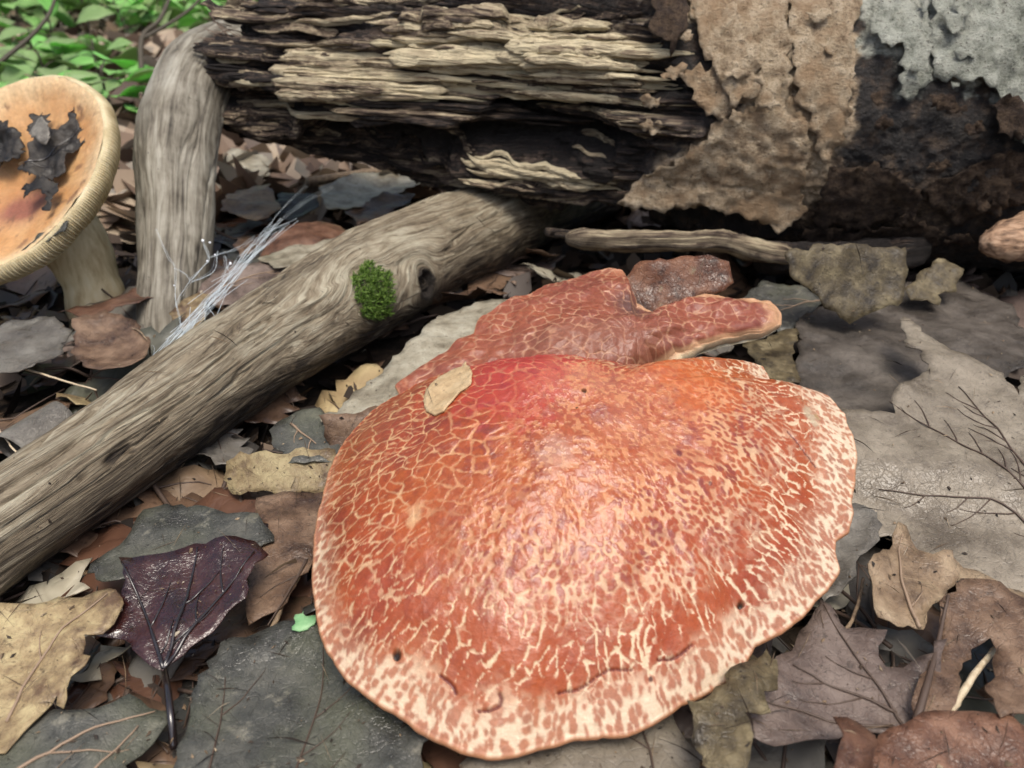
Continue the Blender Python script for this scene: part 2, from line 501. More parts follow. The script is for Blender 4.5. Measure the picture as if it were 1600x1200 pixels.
# splinters: strips of decayed wood lifting off the log
def splinter(a0, L, th0, w, h, lift, tone0, seed, drift=0.0, name='splinter', ends=(0.15, 0.15), bend=0.0):
    nx = 20
    t = np.linspace(0, 1, nx); a = a0 + t * L
    e = np.minimum(1, np.minimum((t / ends[0]) ** 0.7, ((1 - t) / ends[1]) ** 0.7))
    wv = w * (0.10 + 0.9 * e) * (1 + 0.45 * fbm(a * 1.3, a * 0 + seed, seed=seed))
    hv = h * (0.25 + 0.75 * e) * (1 + 0.35 * fbm(a * .9, a * 0 + seed + 9, seed=seed + 1))
    r0 = log_r0(a)
    thc = th0 + (drift * (t - .5) * L + 0.12 * w * fbm(a * .7, a * 0, seed=seed + 2)) / r0
    rb = log_surface(a, thc)[0]
    rb = 0.5 * rb + 0.5 * rb.mean() + lift + bend * (t * 2 - 1) ** 2
    js = [(-1, -.3), (-.97, .75), (-.4, 1.0), (.15, .93), (.55, 1.0), (.96, .7), (1, -.3)]
    VV = np.zeros((nx, len(js), 3)); G = np.zeros_like(VV)
    for q, (jx, jz) in enumerate(js):
        th = thc + jx * wv / r0
        rr = rb + hv * jz + (0.3 * hv * fbm(a * .8, a * 0 + q * 1.7, seed=seed + 5) if jz > 0 else 0)
        VV[:, q] = log_pt(a, th, rr)
        G[:, q] = np.stack([a, th * r0 + seed * 3.1, rr], -1)
    Fc = [tuple(x) for x in grid_faces(nx, len(js), wrap_v=True).tolist()]
    Fc += [tuple(range(len(js)))[::-1], tuple(range((nx - 1) * len(js), nx * len(js)))]
    return part(name, VV.reshape(-1, 3), Fc, log, ROTTEN, {'grain': G.reshape(-1, 3), 'tone': np.full(nx * len(js), tone0)}, False)

rs = random.Random(5)
bark_np = BARK_Z
for i in range(400):
    a0 = rs.uniform(2.2, 26); L = rs.choice([rs.uniform(1.5, 4), rs.uniform(2, 6), rs.uniform(4, 11)])
    th = rs.uniform(-1.15, 1.35)
    am = a0 + L * .5; r0 = float(log_r0(am)); vv = r0 * math.sin(th)
    one = np.array([am]), np.array([vv])
    if poly_sd(np.array([a0 + L * .9]), one[1], bark_np)[0] > 0.3: continue
    ing = max(poly_sd(*one, p)[0] for p, _ in GOUGES)
    if ing > -0.2 and rs.random() < 0.8: continue
    z = poly_sd(*one, pale)[0]
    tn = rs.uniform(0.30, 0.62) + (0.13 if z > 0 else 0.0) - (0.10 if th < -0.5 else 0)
    splinter(a0, L, th, rs.choice([rs.uniform(0.06, 0.2), rs.uniform(.12, .42)]), rs.uniform(0.10, 0.36), rs.uniform(-0.05, 0.35), tn, 100 + i, rs.uniform(-.05, .05),
             ends=(rs.uniform(.03, .35), rs.uniform(.03, .35)))
# the pale torn point and the long shelf above the dark hollow
for (px, py, L, w, h, lift, tn) in [(415, 100, 13, .75, .6, .5, .66), (430, 128, 11, .6, .55, .55, .60), (520, 165, 15, .5, .5, .7, .42), (800, 55, 8, .8, .5, .35, .74),
                                    (790, 75, 8.5, .7, .5, .4, .72), (810, 100, 8, .6, .45, .4, .66), (720, 248, 9, .35, .35, .3, .66), (720, 258, 6, .25, .3, .5, .60),
                                    (335, 178, 8, .8, .6, .1, .50), (345, 215, 13, .7, .7, .2, .40), (300, 75, 9, .9, .6, .1, .40), (310, 110, 6, .8, .6, .1, .42), (600, 55, 6, .7, .6, .3, .6)]:
    a_, v_ = log_av(px, py)
    a_ = max(a_, 2.6)
    th_s = math.asin(max(-.97, min(.97, v_ / float(log_r0(a_ + L * .3)))))
    for q in range(7):
        dth = (q - 3) / 3 * w / 6.5
        splinter(a_ + abs(q - 3) * rs.uniform(.1, .5), L * rs.uniform(.45, 1), th_s + dth, w * rs.uniform(.16, .34), h * rs.uniform(.35, .7), lift + rs.uniform(-.12, .15), tn + rs.uniform(-.16, .05), 900 + px + py + q * 17, rs.uniform(-.03, .03), ends=(rs.uniform(.03, .2), rs.uniform(.05, .3)))

# loose fibres at the broken end
FIB = Mat('wood_fibre').bsdf((0.16, 0.11, 0.08), 0.8)
for i in range(26):
    px, py = (rs.uniform(305, 350), rs.uniform(30, 80)) if i < 16 else (rs.uniform(960, 1010), rs.uniform(295, 320))
    a_, v_ = log_av(px, py)
    th = math.asin(max(-.98, min(.98, v_ / float(log_r0(max(a_, 1))))))
    p0 = log_pt(np.array(a_ + 1.2), np.array(th), np.array(float(log_surface(np.array([a_ + 1.5]), np.array([th]))[0][0])))
    d = -LT * rs.uniform(.5, 1.3) + LU * rs.uniform(-.2, .7) + LC * rs.uniform(.1, .5)
    q = -LU * rs.uniform(-.6, .8) + LC * rs.uniform(-.3, .3)
    P = [p0 + d * t * 1.3 + q * t * t * 0.7 for t in np.linspace(0, 1, 7)]
    VV, Fc = tube(P, np.linspace(.035, .012, 7), 5)
    part('fibre', VV, Fc, log, FIB)

# sheets on the log: bark and lichen-grown plates that follow its round
def sheet_from(pts2, spacing, seed, rough=0.0):
    """triangulate a 2D outline with inner points -> (n,2), tris, edge distance"""
    P = np.asarray(pts2, float)
    out = []
    for i in range(len(P)):
        a, b = P[i], P[(i + 1) % len(P)]
        L = np.hypot(*(b - a)); k = max(1, int(round(L / spacing)))
        nrm = np.array([b[1] - a[1], a[0] - b[0]]) / (L + 1e-9)
        for j in range(k):
            q = a + (b - a) * j / k
            if rough:
                q = q + nrm * rough * (float(fbm(np.array([q[0] / spacing * .55]), np.array([q[1] / spacing * .55]), seed=seed)[0]) * 2.2)
            out.append(q)
    out = np.array(out)
    lo, hi = out.min(0), out.max(0)
    gx, gy = np.meshgrid(np.arange(lo[0], hi[0], spacing), np.arange(lo[1], hi[1], spacing * .87), indexing='ij')
    gx = gx + (np.arange(gx.shape[1]) % 2)[None, :] * spacing * .5
    gx = gx.ravel(); gy = gy.ravel()
    rg = np.random.default_rng(seed)
    gx = gx + rg.uniform(-.2, .2, gx.shape) * spacing; gy = gy + rg.uniform(-.2, .2, gy.shape) * spacing
    kp = poly_sd(gx, gy, out) > spacing * .55
    pts = np.concatenate([out, np.stack([gx[kp], gy[kp]], -1)])
    n = len(out)
    vv, ee, ff, *_ = delaunay_2d_cdt([Vector(p) for p in pts], [(i, (i + 1) % n) for i in range(n)], [list(range(n))], 1, 1e-7)
    vv = np.array([tuple(q) for q in vv]); ff = [tuple(f) for f in ff]
    ed = np.maximum(poly_sd(vv[:, 0], vv[:, 1], out), 0)
    return vv, ff, ed

def plate_mat(name, stops, spots, scale, mould=None, bump=1.0):
    m = Mat(name)
    g = m.attr('grain', 'Vector')
    n1 = m.noise(g, scale, 9, 0.68); n2 = m.noise(m.vmul(g, (5, 9, 9)), 1.0, 6, 0.75); n3 = m.voro(m.vadd(g, m.noise(g, 3, 3, .5, 0, 'Color')), 3.5)
    f = m.math('ADD', m.math('MULTIPLY', n1, 0.55), m.math('MULTIPLY', n2, 0.45))
    c = m.ramp(f, stops)
    c = m.mix(m.ramp(n2, [(0.55, 0.0), (0.63, 0.9)]), c, spots)
    if mould: c = m.mix(m.ramp(m.noise(g, 0.55, 5, 0.6), [(0.48, 0.0), (0.62, 0.85)]), c, mould)
    h = m.math('ADD', n1, m.math('MULTIPLY', n2, 0.8))
    return m.bsdf(c, 0.85, m.bump(h, bump, 0.4), 0.3)
TANB = plate_mat('tan_inner_bark', [(0.36, (0.14, 0.09, 0.055)), (0.45, (0.40, 0.30, 0.195)), (0.54, (0.60, 0.49, 0.345)), (0.68, (0.72, 0.63, 0.48))], (0.10, 0.062, 0.038), 1.6, (0.36, 0.245, 0.145))
GREYB = plate_mat('grey_bark', [(0.34, (0.10, 0.09, 0.07)), (0.47, (0.34, 0.32, 0.26)), (0.60, (0.50, 0.48, 0.40)), (0.75, (0.62, 0.60, 0.52))], (0.12, 0.10, 0.08), 1.2)
LICH = plate_mat('lichen_bark', [(0.36, (0.08, 0.085, 0.07)), (0.45, (0.30, 0.32, 0.27)), (0.54, (0.49, 0.51, 0.44)), (0.68, (0.65, 0.67, 0.59))], (0.07, 0.06, 0.05), 1.1)
BRNB = plate_mat('dark_brown_bark', [(0.34, (0.012, 0.009, 0.008)), (0.47, (0.05, 0.032, 0.022)), (0.60, (0.14, 0.095, 0.06)), (0.75, (0.34, 0.26, 0.18))], (0.012, 0.01, 0.01), 1.8)

def plate(name, pxs, mat, off, curl, seed, label=None, spacing=0.20, thick=0.14, rough=0.9, hang=None):
    vv, ff, ed = sheet_from(avpoly(pxs), spacing, seed, rough * spacing)
    a, v = vv[:, 0], vv[:, 1]
    r0 = log_r0(a)
    th = np.arcsin(np.clip(v / r0, -.985, .985)) + np.where(np.abs(v) > r0 * .985, np.sign(v) * (np.abs(v) / r0 - .985) * 1.2, 0)
    rr = r0 + off + 0.22 * fbm(a * .5, v * .5, seed=seed) + 0.16 * fbm(a * 1.7, v * 2.2, seed=seed + 1) + .09 * fbm(a * 4.5, v * 7, seed=seed + 4, oct=3)
    cr_ = 1 - np.abs(fbm(a * .7, v * .45, seed=seed + 6, oct=4)) * 7
    rr = rr - .16 * smooth(.2, .9, cr_)
    rr = rr + curl * np.exp(-ed / 0.45) * (0.5 + 0.9 * fbm(a * .6, v * .6, seed=seed + 2))
    top = log_pt(a, th, rr); bot = log_pt(a, th, rr - thick * (0.7 + .3 * np.minimum(1, ed)))
    if hang is not None:                    # the loose lower edge hangs straight down instead of following the round
        v0 = -hang * r0; k_ = np.maximum(v0 - v, 0)
        c_ = np.sqrt(1 - hang ** 2) * r0 - .10 * k_ + (rr - r0)
        low = (v < v0)[:, None]
        flat_ = LA + a[:, None] * LT + c_[:, None] * LC + v[:, None] * LU
        top = np.where(low, flat_, top); bot = np.where(low, flat_ - LC * thick, bot)
    n = len(top)
    cnt = {}
    for f in ff:
        for i in range(len(f)):
            e = (f[i], f[(i + 1) % len(f)]); cnt[e] = 1
    Fc = list(ff) + [tuple(i + n for i in f[::-1]) for f in ff]
    for (i, j) in cnt:
        if (j, i) not in cnt: Fc.append((j, i, i + n, j + n))
    G = np.stack([a, v, rr], -1); G = np.concatenate([G, G + [0, 0, -.2]])
    o = part(name, np.concatenate([top, bot]), Fc, log, mat, {'grain': G})
    if label: o['label'] = label
    return o

plate('bark_plate', [(1075, -80), (1350, -80), (1332, 60), (1330, 140), (1312, 225), (1275, 275), (1240, 300), (1150, 300), (1100, 285), (1070, 240), (1150, 190), (1190, 150), (1165, 80), (1100, 20)], TANB, 0.12, 0.05, 50, hang=.45)
plate('bark_plate', [(1050, -80), (1240, -80), (1225, 45), (1238, 110), (1230, 168), (1262, 182), (1268, 240), (1252, 300), (1262, 330), (1212, 352), (1150, 330), (1085, 317), (1030, 322), (966, 312), (985, 286),
                     (1040, 255), (1088, 225), (1118, 192), (1178, 168), (1186, 112), (1150, 62), (1085, 32)], TANB, 0.30, 0.15, 51, 'tan ragged sheet of inner bark', hang=.42)
plate('bark_plate', [(1228, -80), (1345, -80), (1330, 55), (1332, 130), (1322, 195), (1296, 250), (1270, 236), (1266, 180), (1238, 163), (1246, 110), (1230, 45)], TANB, 0.36, 0.12, 52, hang=.42)
plate('bark_plate', [(1080, 20), (1150, 20), (1180, 80), (1178, 150), (1140, 165), (1120, 120), (1090, 80)], TANB, 0.5, 0.2, 53)
plate('bark_plate', [(1352, 57), (1372, 12), (1420, 3), (1452, 42), (1456, 128), (1422, 153), (1400, 150), (1412, 115), (1404, 82), (1374, 76)], LICH, 0.42, 0.2, 54, 'grey-green lichen-grown bark flake shaped like a hook')
plate('bark_plate', [(1455, -80), (1800, -80), (1800, 260), (1660, 240), (1590, 214), (1562, 162), (1530, 131), (1458, 124), (1450, 60)], LICH, 0.38, 0.25, 55, 'broad grey-green lichen-grown bark plate')
plate('bark_plate', [(1538, 165), (1568, 150), (1612, 190), (1604, 216), (1552, 206)], BRNB, 0.75, 0.2, 56)
plate('bark_plate', [(1295, 262), (1372, 250), (1440, 288), (1432, 330), (1352, 352), (1268, 342)], BRNB, 0.40, 0.3, 57)
plate('bark_plate', [(1250, 345), (1330, 355), (1420, 335), (1480, 352), (1440, 385), (1330, 392), (1262, 378)], BRNB, 0.35, 0.3, 58)
plate('bark_plate', [(1440, 300), (1560, 240), (1700, 210), (1720, 280), (1600, 320), (1500, 345)], BRNB, 0.25, 0.3, 59)
plate('bark_plate', [(1010, -60), (1062, -60), (1075, 40), (1050, 90), (1020, 60)], BRNB, 0.5, 0.4, 60)
plate('bark_plate', [(1060, 115), (1120, 105), (1160, 160), (1130, 188), (1085, 160)], TANB, 0.35, 0.4, 61)
for i in range(32):                         # small flakes
    px, py = (rs.uniform(1340, 1590), rs.uniform(-40, 370)) if i < 22 else (rs.uniform(1010, 1330), rs.uniform(-20, 200))
    w = rs.uniform(8, 26); h = rs.uniform(6, 16); k = rs.randint(5, 7)
    pts = [(px + w * math.cos(t * 6.283 / k + .3) * rs.uniform(.6, 1.2), py + h * math.sin(t * 6.283 / k + .3) * rs.uniform(.6, 1.2)) for t in range(k)]
    mt = (LICH if py < 150 else BRNB) if px > 1335 else TANB
    plate('bark_flake', pts, mt, rs.uniform(.45, .75), 0.15, 600 + i, None, 0.13, 0.06)

# the slab that hangs loose under the log
def slab(path, halfh, halfd, seed, name, label, tone0):
    P = catmull(path, 60); n = len(P); js = 16
    VV = np.zeros((n, js, 3)); G = np.zeros_like(VV)
    t = np.linspace(0, 1, n); T = np.gradient(P, axis=0); T /= np.linalg.norm(T, axis=1)[:, None]
    B = np.array([0, .35, .94]); D = unit(np.cross(T.mean(0), B))
    env = np.minimum(1, np.minimum((t / .06) ** .6, ((1 - t) / .10) ** .6))
    for j in range(js):
        an = j / js * 2 * math.pi; cx, cy = math.cos(an), math.sin(an)
        sq = 1 / max(abs(cx), abs(cy)) ** .6
        nn = 1 + .30 * fbm(t * 9, t * 0 + j * .9, seed=seed) + .12 * fbm(t * 26, t * 0 + j * 2.1, seed=seed + 1)
        VV[:, j] = P + (cx * sq * halfd * (0.15 + .85 * env) * nn)[:, None] * D + (cy * sq * halfh * (0.3 + .7 * env) * nn)[:, None] * B
        G[:, j] = np.stack([t * 14, np.full(n, an * .6), np.full(n, cy)], -1)
    Fc = [tuple(x) for x in grid_faces(n, js, wrap_v=True).tolist()] + [tuple(range(js))[::-1], tuple(range((n - 1) * js, n * js))]
    o = part(name, VV.reshape(-1, 3), Fc, log, ROTTEN, {'grain': G.reshape(-1, 3), 'tone': np.full(n * js, tone0)})
    if label: o['label'] = label
slab([PD(884, 372, 40), PD(960, 376, 40), PD(1050, 376, 40), (PD(1120, 376, 40.3)), PD(1180, 392, 40.6), PD(1250, 402, 41.5)], .50, 1.1, 71, 'loose_slab', 'loose grey-tan strip of wood hanging below the log', .50)
slab([PD(1180, 400, 42), PD(1260, 405, 42), PD(1350, 400, 42), PD(1450, 390, 42)], .8, 1.6, 73, 'loose_slab', None, .24)
slab([PD(850, 362, 41.2), PD(885, 366, 41), PD(930, 372, 41)], .22, .6, 74, 'loose_slab', None, .36)

# pinkish stub poking out at the log's underside
stub_p = catmull([PD(1700, 350, 39), PD(1640, 362, 38.5), PD(1590, 372, 38), PD(1552, 380, 37.8), PD(1533, 388, 37.8)], 40)
t = np.linspace(0, 1, 40)
VV, Fc = tube(stub_p, 1.15 * (1 - t ** 3 * .85) * (1 + .15 * fbm(t * 8, t * 0, seed=4)), 28)
VV = VV + 0.35 * fbm(VV[:, 0] * .9, VV[:, 1] * 1.8, VV[:, 2] * 1.8, seed=81)[:, None] * np.array([.3, .3, 1])
m = Mat('stub_wood'); v = m.obj()
c = m.ramp(m.noise(m.vmul(v, (.7, 3, 3)), 1, 6, .6), [(.36, (.07, .04, .025)), (.5, (.27, .165, .10)), (.66, (.44, .30, .20))])
STUB = m.bsdf(c, .7, m.bump(m.noise(m.vmul(v, (.7, 4, 4)), 1, 6, .6), .8, .12), .4)
o = part('branch_stub', VV, Fc, log, STUB); o['label'] = 'pinkish-tan broken branch stub'

# ---------------------------------------------------------------- the leaning stick
def limb(path, radii, n, ns, seed, knots=(), relief=0.07, lump=0.12):
    """a weathered limb: -> V grid, grain grid, angle grid.  knots: (point, radius, hole)"""
    P = catmull(path, n); R = np.interp(np.linspace(0, 1, n), np.linspace(0, 1, len(radii)), radii)
    T = np.gradient(P, axis=0); step = np.linalg.norm(T, axis=1); T /= step[:, None]
    S = np.concatenate([[0], np.cumsum(np.linalg.norm(np.diff(P, axis=0), axis=1))])
    Bv = np.zeros((n, 3)); a = unit(np.cross(T[0], [0, 0, 1]) if abs(T[0][2]) < .8 else np.cross(T[0], [1.0, 0, 0]))
    for i in range(n):
        a = unit(a - T[i] * np.dot(a, T[i])); Bv[i] = a
    Cv = np.cross(T, Bv)
    th = np.linspace(0, 2 * math.pi, ns, endpoint=False)
    def surf(Rg): return P[:, None, :] + Rg[..., None] * (np.cos(th)[None, :, None] * Bv[:, None, :] + np.sin(th)[None, :, None] * Cv[:, None, :])
    SS = np.broadcast_to(S[:, None], (n, ns)); AA = np.broadcast_to(th[None, :], (n, ns))
    Rg = R[:, None] * np.ones((1, ns))
    V0 = surf(Rg)
    Rm = float(np.mean(R)); arc = AA * Rm
    along, across = SS.copy(), arc.copy()
    bul = np.zeros((n, ns)); hole = np.zeros((n, ns)); rings = np.zeros((n, ns))
    for kp, kr, kh in knots:
        fx_, fy_ = project(V0.reshape(-1, 3))
        d = (fx_ - kp[0]) ** 2 + (fy_ - kp[1]) ** 2
        away = ((V0 - P[:, None, :]) * (CAM - V0)).sum(-1).ravel() < 0
        i, j = np.unravel_index(np.argmin(np.where(away, 1e12, d)), (n, ns))
        x = SS - S[i]; y = (AA - th[j] + math.pi) % (2 * math.pi) - math.pi; y = y * Rm
        q = np.maximum(np.hypot(x * .75, y), kr * .35)
        across = across - kr * kr * y / q**2 * np.exp(-(q / (kr * 5)) ** 2) * 1.3
        rr = np.hypot(x * .8, y)
        bul += 0.30 * kr * np.exp(-(rr / (kr * 1.5)) ** 2)
        hole += kh * (1 - smooth(kr * .25, kr * .62, rr + .12 * kr * fbm(x * 4, y * 4, seed=seed + 9)))
        if kh: rings = np.maximum(rings, 1 - smooth(kr * .5, kr * .8, rr))
    c3, s3 = np.cos(AA) * Rm, np.sin(AA) * Rm
    lumps = fbm(SS * .16, c3 * .4 + 9, s3 * .4, seed=seed)
    # fibres: fine ridges that follow the grain around the knots (cosine wrap keeps the seam closed)
    wob = fbm(SS * .12, c3 * .7, s3 * .7, seed=seed + 1) * .8
    seam = np.minimum(AA, 2 * math.pi - AA); fade = smooth(0, .5, seam)
    rid = fbm(along * .22, (across + wob) * 3.6, seed=seed + 2, oct=4)
    rid2 = 1 - np.abs(fbm(along * .15, (across + wob) * 1.6, seed=seed + 3, oct=3)) * 3
    Rg = Rg * (1 + lump * lumps) + bul + fade * (relief * rid - relief * 1.6 * smooth(.6, .95, rid2)) - hole
    V = surf(Rg)
    G = np.stack([along, across + wob, Rg], -1)
    return V, G, AA, rings, (P, S, R)

knot1 = (657, 443); knot2 = (575, 462)
stick_pts = [PZ(-330, 1060, 1.4), PZ(-130, 915, 1.8), PZ(0, 826, 2.1), PZ(200, 690, 2.4), PZ(400, 547, 2.6), PZ(560, 452, 2.7), PZ(690, 385, 2.7), PZ(800, 337, 2.6), PZ(905, 296, 2.5), PZ(985, 268, 2.4)]
V, G, AA, rings, _ = limb(stick_pts, [1.55, 1.55, 1.5, 1.62, 2.0, 2.5, 2.65, 2.55, 2.5, 2.5], 640, 300, 41, [(knot1, .85, .5), (knot2, .9, .0)], relief=.07, lump=.17)
n, ns = AA.shape
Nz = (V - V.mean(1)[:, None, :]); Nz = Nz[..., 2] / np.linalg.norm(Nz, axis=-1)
# the carved ledge and dark nick on the lower limb
ledge = np.array([PZ(*q, 3.1) for q in [(130, 745), (160, 735), (175, 718), (200, 700), (222, 703), (245, 716)]])
led = catmull(ledge, 60)
px_, py_ = project(V.reshape(-1, 3))
dm = np.full(n * ns, 9e9)
for q in led: dm = np.minimum(dm, np.linalg.norm(V.reshape(-1, 3) - q, axis=1))
dm = dm.reshape(n, ns)
# take the nearest surface to the ledge line
cut = np.exp(-(np.maximum(dm - dm.min() - .05, 0) / .10) ** 2)
C0 = V.mean(1)[:, None, :]
V = V - (V - C0) / np.linalg.norm(V - C0, axis=-1)[..., None] * (cut * .16)[..., None]
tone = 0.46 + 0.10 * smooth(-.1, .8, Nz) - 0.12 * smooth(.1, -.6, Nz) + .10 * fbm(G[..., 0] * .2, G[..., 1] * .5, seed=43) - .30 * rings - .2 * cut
stick = thing('leaning_stick', np.append(PZ(200, 690, 2.5)[:2], 0), 'bare weathered grey-brown stick with a knot, slanting up to the log', 'stick')
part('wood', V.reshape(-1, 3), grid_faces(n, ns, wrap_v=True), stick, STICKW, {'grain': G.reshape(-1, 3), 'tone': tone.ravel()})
STICK_V = V

# knot plug inside the hollow
kx_, ky_ = project(V.reshape(-1, 3))
kd = (kx_ - knot1[0]) ** 2 + (ky_ - knot1[1]) ** 2 + 1e9 * (((V - V.mean(1)[:, None, :]) * (CAM - V)).sum(-1).ravel() < 0)
ki = np.argmin(kd); kp = V.reshape(-1, 3)[ki]
kn = unit(CAM - kp) * .6 + unit(np.array([0, 0, 1.0])) * .5; kn = unit(kn)
e1 = unit(np.cross(kn, [0, 0, 1])); e2 = np.cross(kn, e1)
rr = np.linspace(0, 1, 9)[:, None]; tt = np.linspace(0, 2 * math.pi, 28, endpoint=False)[None, :]
hh = .12 * np.cos(rr * math.pi * 3.2) * (rr > .05) - .05 + .05 * fbm(rr * 6 * np.cos(tt), rr * 6 * np.sin(tt), seed=47)
VV = kp + kn * .12 + (rr * .36 * np.cos(tt))[..., None] * e1 + (rr * .36 * np.sin(tt))[..., None] * e2 + hh[..., None] * kn
GG = np.stack([rr * 2 * np.cos(tt), rr * 2 * np.sin(tt), hh], -1)
part('knot', VV.reshape(-1, 3), grid_faces(9, 28, wrap_v=True), stick, STICKW, {'grain': GG.reshape(-1, 3), 'tone': np.full(9 * 28, .30)})

# ---------------------------------------------------------------- the bent grey root
rp = [PD(268, 560, 40.5), PD(270, 500, 40.5), PD(272, 420, 41.0), PD(274, 330, 42.0), PD(278, 240, 43.2), PD(294, 160, 45.0), PD(330, 105, 47.5), PD(395, 75, 51), PD(490, 60, 56)]
V, G, AA, rings, _ = limb(rp, [1.8, 1.7, 1.7, 1.9, 2.1, 2.15, 2.1, 2.1, 2.0], 320, 180, 61, [], relief=.05, lump=.16)
n, ns = AA.shape
tone = 0.50 + .12 * fbm(G[..., 0] * .25, G[..., 1] * .5, seed=62)
rootob = thing('bent_root', np.append(rp[1][:2], 0), 'smooth grey bent root standing upright beside the funnel mushroom, hooking behind the log', 'root')
part('wood', V.reshape(-1, 3), grid_faces(n, ns, wrap_v=True), rootob, ROOTW, {'grain': G.reshape(-1, 3), 'tone': tone.ravel()})

# ---------------------------------------------------------------- moss tuft on the stick
m = Mat('moss'); v = m.obj()
c = m.ramp(m.noise(v, 6, 3, .6), [(.3, (.035, .07, .012)), (.5, (.11, .20, .03)), (.7, (.27, .40, .09))])
MOSS = m.bsdf(c, .6, None, .4, trans=.35)
sv = STICK_V.reshape(-1, 3)
sx, sy = project(sv)
nrm_c = STICK_V - STICK_V.mean(1)[:, None, :]; nrm_c = (nrm_c / np.linalg.norm(nrm_c, axis=-1)[..., None]).reshape(-1, 3)
facing = ((CAM - sv) * nrm_c).sum(1) > 0
rs = random.Random(9)
el = ((sx - 581) / 30) ** 2 + ((sy - 456) / 38) ** 2
cand = np.nonzero(facing & (el < .95 + 1.1 * fbm(sx * .09, sy * .09, seed=3)))[0]
VV, Fc = [], []
for i in range(430):
    k = cand[rs.randrange(len(cand))]
    p, nn = sv[k], nrm_c[k]
    d = unit(nn + np.array([rs.uniform(-.7, .7), rs.uniform(-.7, .7), rs.uniform(-.3, .8)]))
    Ls = rs.uniform(.12, .34)
    top = p + d * Ls
    for j in range(7):
        q = unit(d * rs.uniform(.1, .9) + np.array([rs.uniform(-1, 1), rs.uniform(-1, 1), rs.uniform(-.6, 1)]))
        sd = unit(np.cross(q, d) + 1e-6) * .022
        b0 = p + d * Ls * rs.uniform(.3, 1.0); lf = rs.uniform(.12, .24)
        o = len(VV)
        VV += [b0 - sd, b0 + sd, b0 + q * lf * .6 + sd * .8, b0 + q * lf + d * .03, b0 + q * lf * .6 - sd * .8]
        Fc.append((o, o + 1, o + 2, o + 3, o + 4))
o = part('moss_tuft', np.array(VV), Fc, None, MOSS)
tag(o, 'small bright green tuft of moss growing on the bare stick', 'moss')

# ---------------------------------------------------------------- cracked mushroom caps
def lerp(a, b, t): return a + (b - a) * t
def mixc(a, b, t): return np.asarray(a) + (np.asarray(b) - np.asarray(a)) * np.asarray(t)[..., None]

class Cap:
    def __init__(s, centre_px, p0, n, rim_px, nr, nt, seed):
        s.n = unit(n); s.p0 = np.asarray(p0, float)
        s.ex = unit(RT - s.n * np.dot(RT, s.n)); s.ey = np.cross(s.n, s.ex)
        s.C = PPL(*centre_px, s.p0, s.n)
        q = np.array([PPL(*p, s.p0, s.n) - s.C for p in rim_px])
        x, y = q @ s.ex, q @ s.ey
        an = np.arctan2(y, x); rr = np.hypot(x, y)
        o = np.argsort(an); an, rr = an[o], rr[o]
        s.nr, s.nt, s.seed = nr, nt, seed
        s.th = np.linspace(-math.pi, math.pi, nt, endpoint=False)
        an3 = np.concatenate([an - 2 * math.pi, an, an + 2 * math.pi]); rr3 = np.tile(rr, 3)
        R = np.interp(s.th, an3, rr3)
        k = max(3, nt // 400) | 1
        ker = np.hanning(k + 2)[1:-1]; ker /= ker.sum()
        R = np.convolve(np.concatenate([R[-k:], R, R[:k]]), ker, 'same')[k:-k]
        cx, sy = np.cos(s.th), np.sin(s.th)
        s.R = R * (1 + .006 * fbm(cx * 14, sy * 14, seed=seed, oct=3))
        s.S = np.linspace(0.004, 1, nr)
        s.s2 = np.broadcast_to(s.S[:, None], (nr, nt)); s.t2 = np.broadcast_to(s.th[None, :], (nr, nt))
        s.x = s.s2 * s.R[None, :] * np.cos(s.t2); s.y = s.s2 * s.R[None, :] * np.sin(s.t2)
    def world(s, x, y, h):
        return s.C + x[..., None] * s.ex + y[..., None] * s.ey + h[..., None] * s.n
    def build(s, h, col, lip, lipcol, parent, mat, nl=9):
        """top face + rolled lip -> part 'cap'"""
        top = s.world(s.x, s.y, h)
        ph = np.linspace(0, math.pi, nl + 1)[1:]
        L = []
        er = np.cos(s.th)[:, None] * s.ex + np.sin(s.th)[:, None] * s.ey
        for p in ph:
            L.append(top[-1] + er * (lip * .45 * math.sin(p))[:, None] - s.n * (lip * .5 * (1 - math.cos(p)))[:, None])
        V = np.concatenate([top, np.array(L)])
        lc = np.stack([mixc(col[-1], lipcol, np.full(s.nt, min(1, (i + 1) / 3))) for i in range(nl)])
        C = np.concatenate([col, lc])
        P = np.concatenate([np.stack([s.x, s.y, h], -1), np.stack([np.broadcast_to(s.x[-1], (nl, s.nt)), np.broadcast_to(s.y[-1], (nl, s.nt)), np.broadcast_to(-np.arange(nl)[:, None] * .05, (nl, s.nt))], -1)])
        s.V = V; s.bottom = V[-1]
        wet = np.concatenate([s.wet, np.zeros((nl, s.nt))])
        return part('cap', V.reshape(-1, 3), grid_faces(s.nr + nl, s.nt, wrap_v=True), parent, mat, {'hue': C.reshape(-1, 3), 'pos': P.reshape(-1, 3), 'wet': wet.ravel()})
    def under(s, h, lip, parent, mat, inner=.16):
        st = max(1, s.nt // 260); idx = np.arange(0, s.nt, st); k = 24
        ss = np.linspace(1, inner, k)[:, None]
        hi = np.array([np.interp(q, s.S, h[:, i].ravel()) for i in idx for q in ss.ravel()]).reshape(len(idx), k).T
        hi = hi * .75 - lip[idx][None, :] * (1 + .8 * (1 - ss)) - .03 * (ss < .99)
        x = ss * s.R[idx] * np.cos(s.th[idx]); y = ss * s.R[idx] * np.sin(s.th[idx])
        V = s.world(x, y, hi)
        return part('pore_surface', V.reshape(-1, 3), grid_faces(k, len(idx), wrap_v=True), parent, mat)

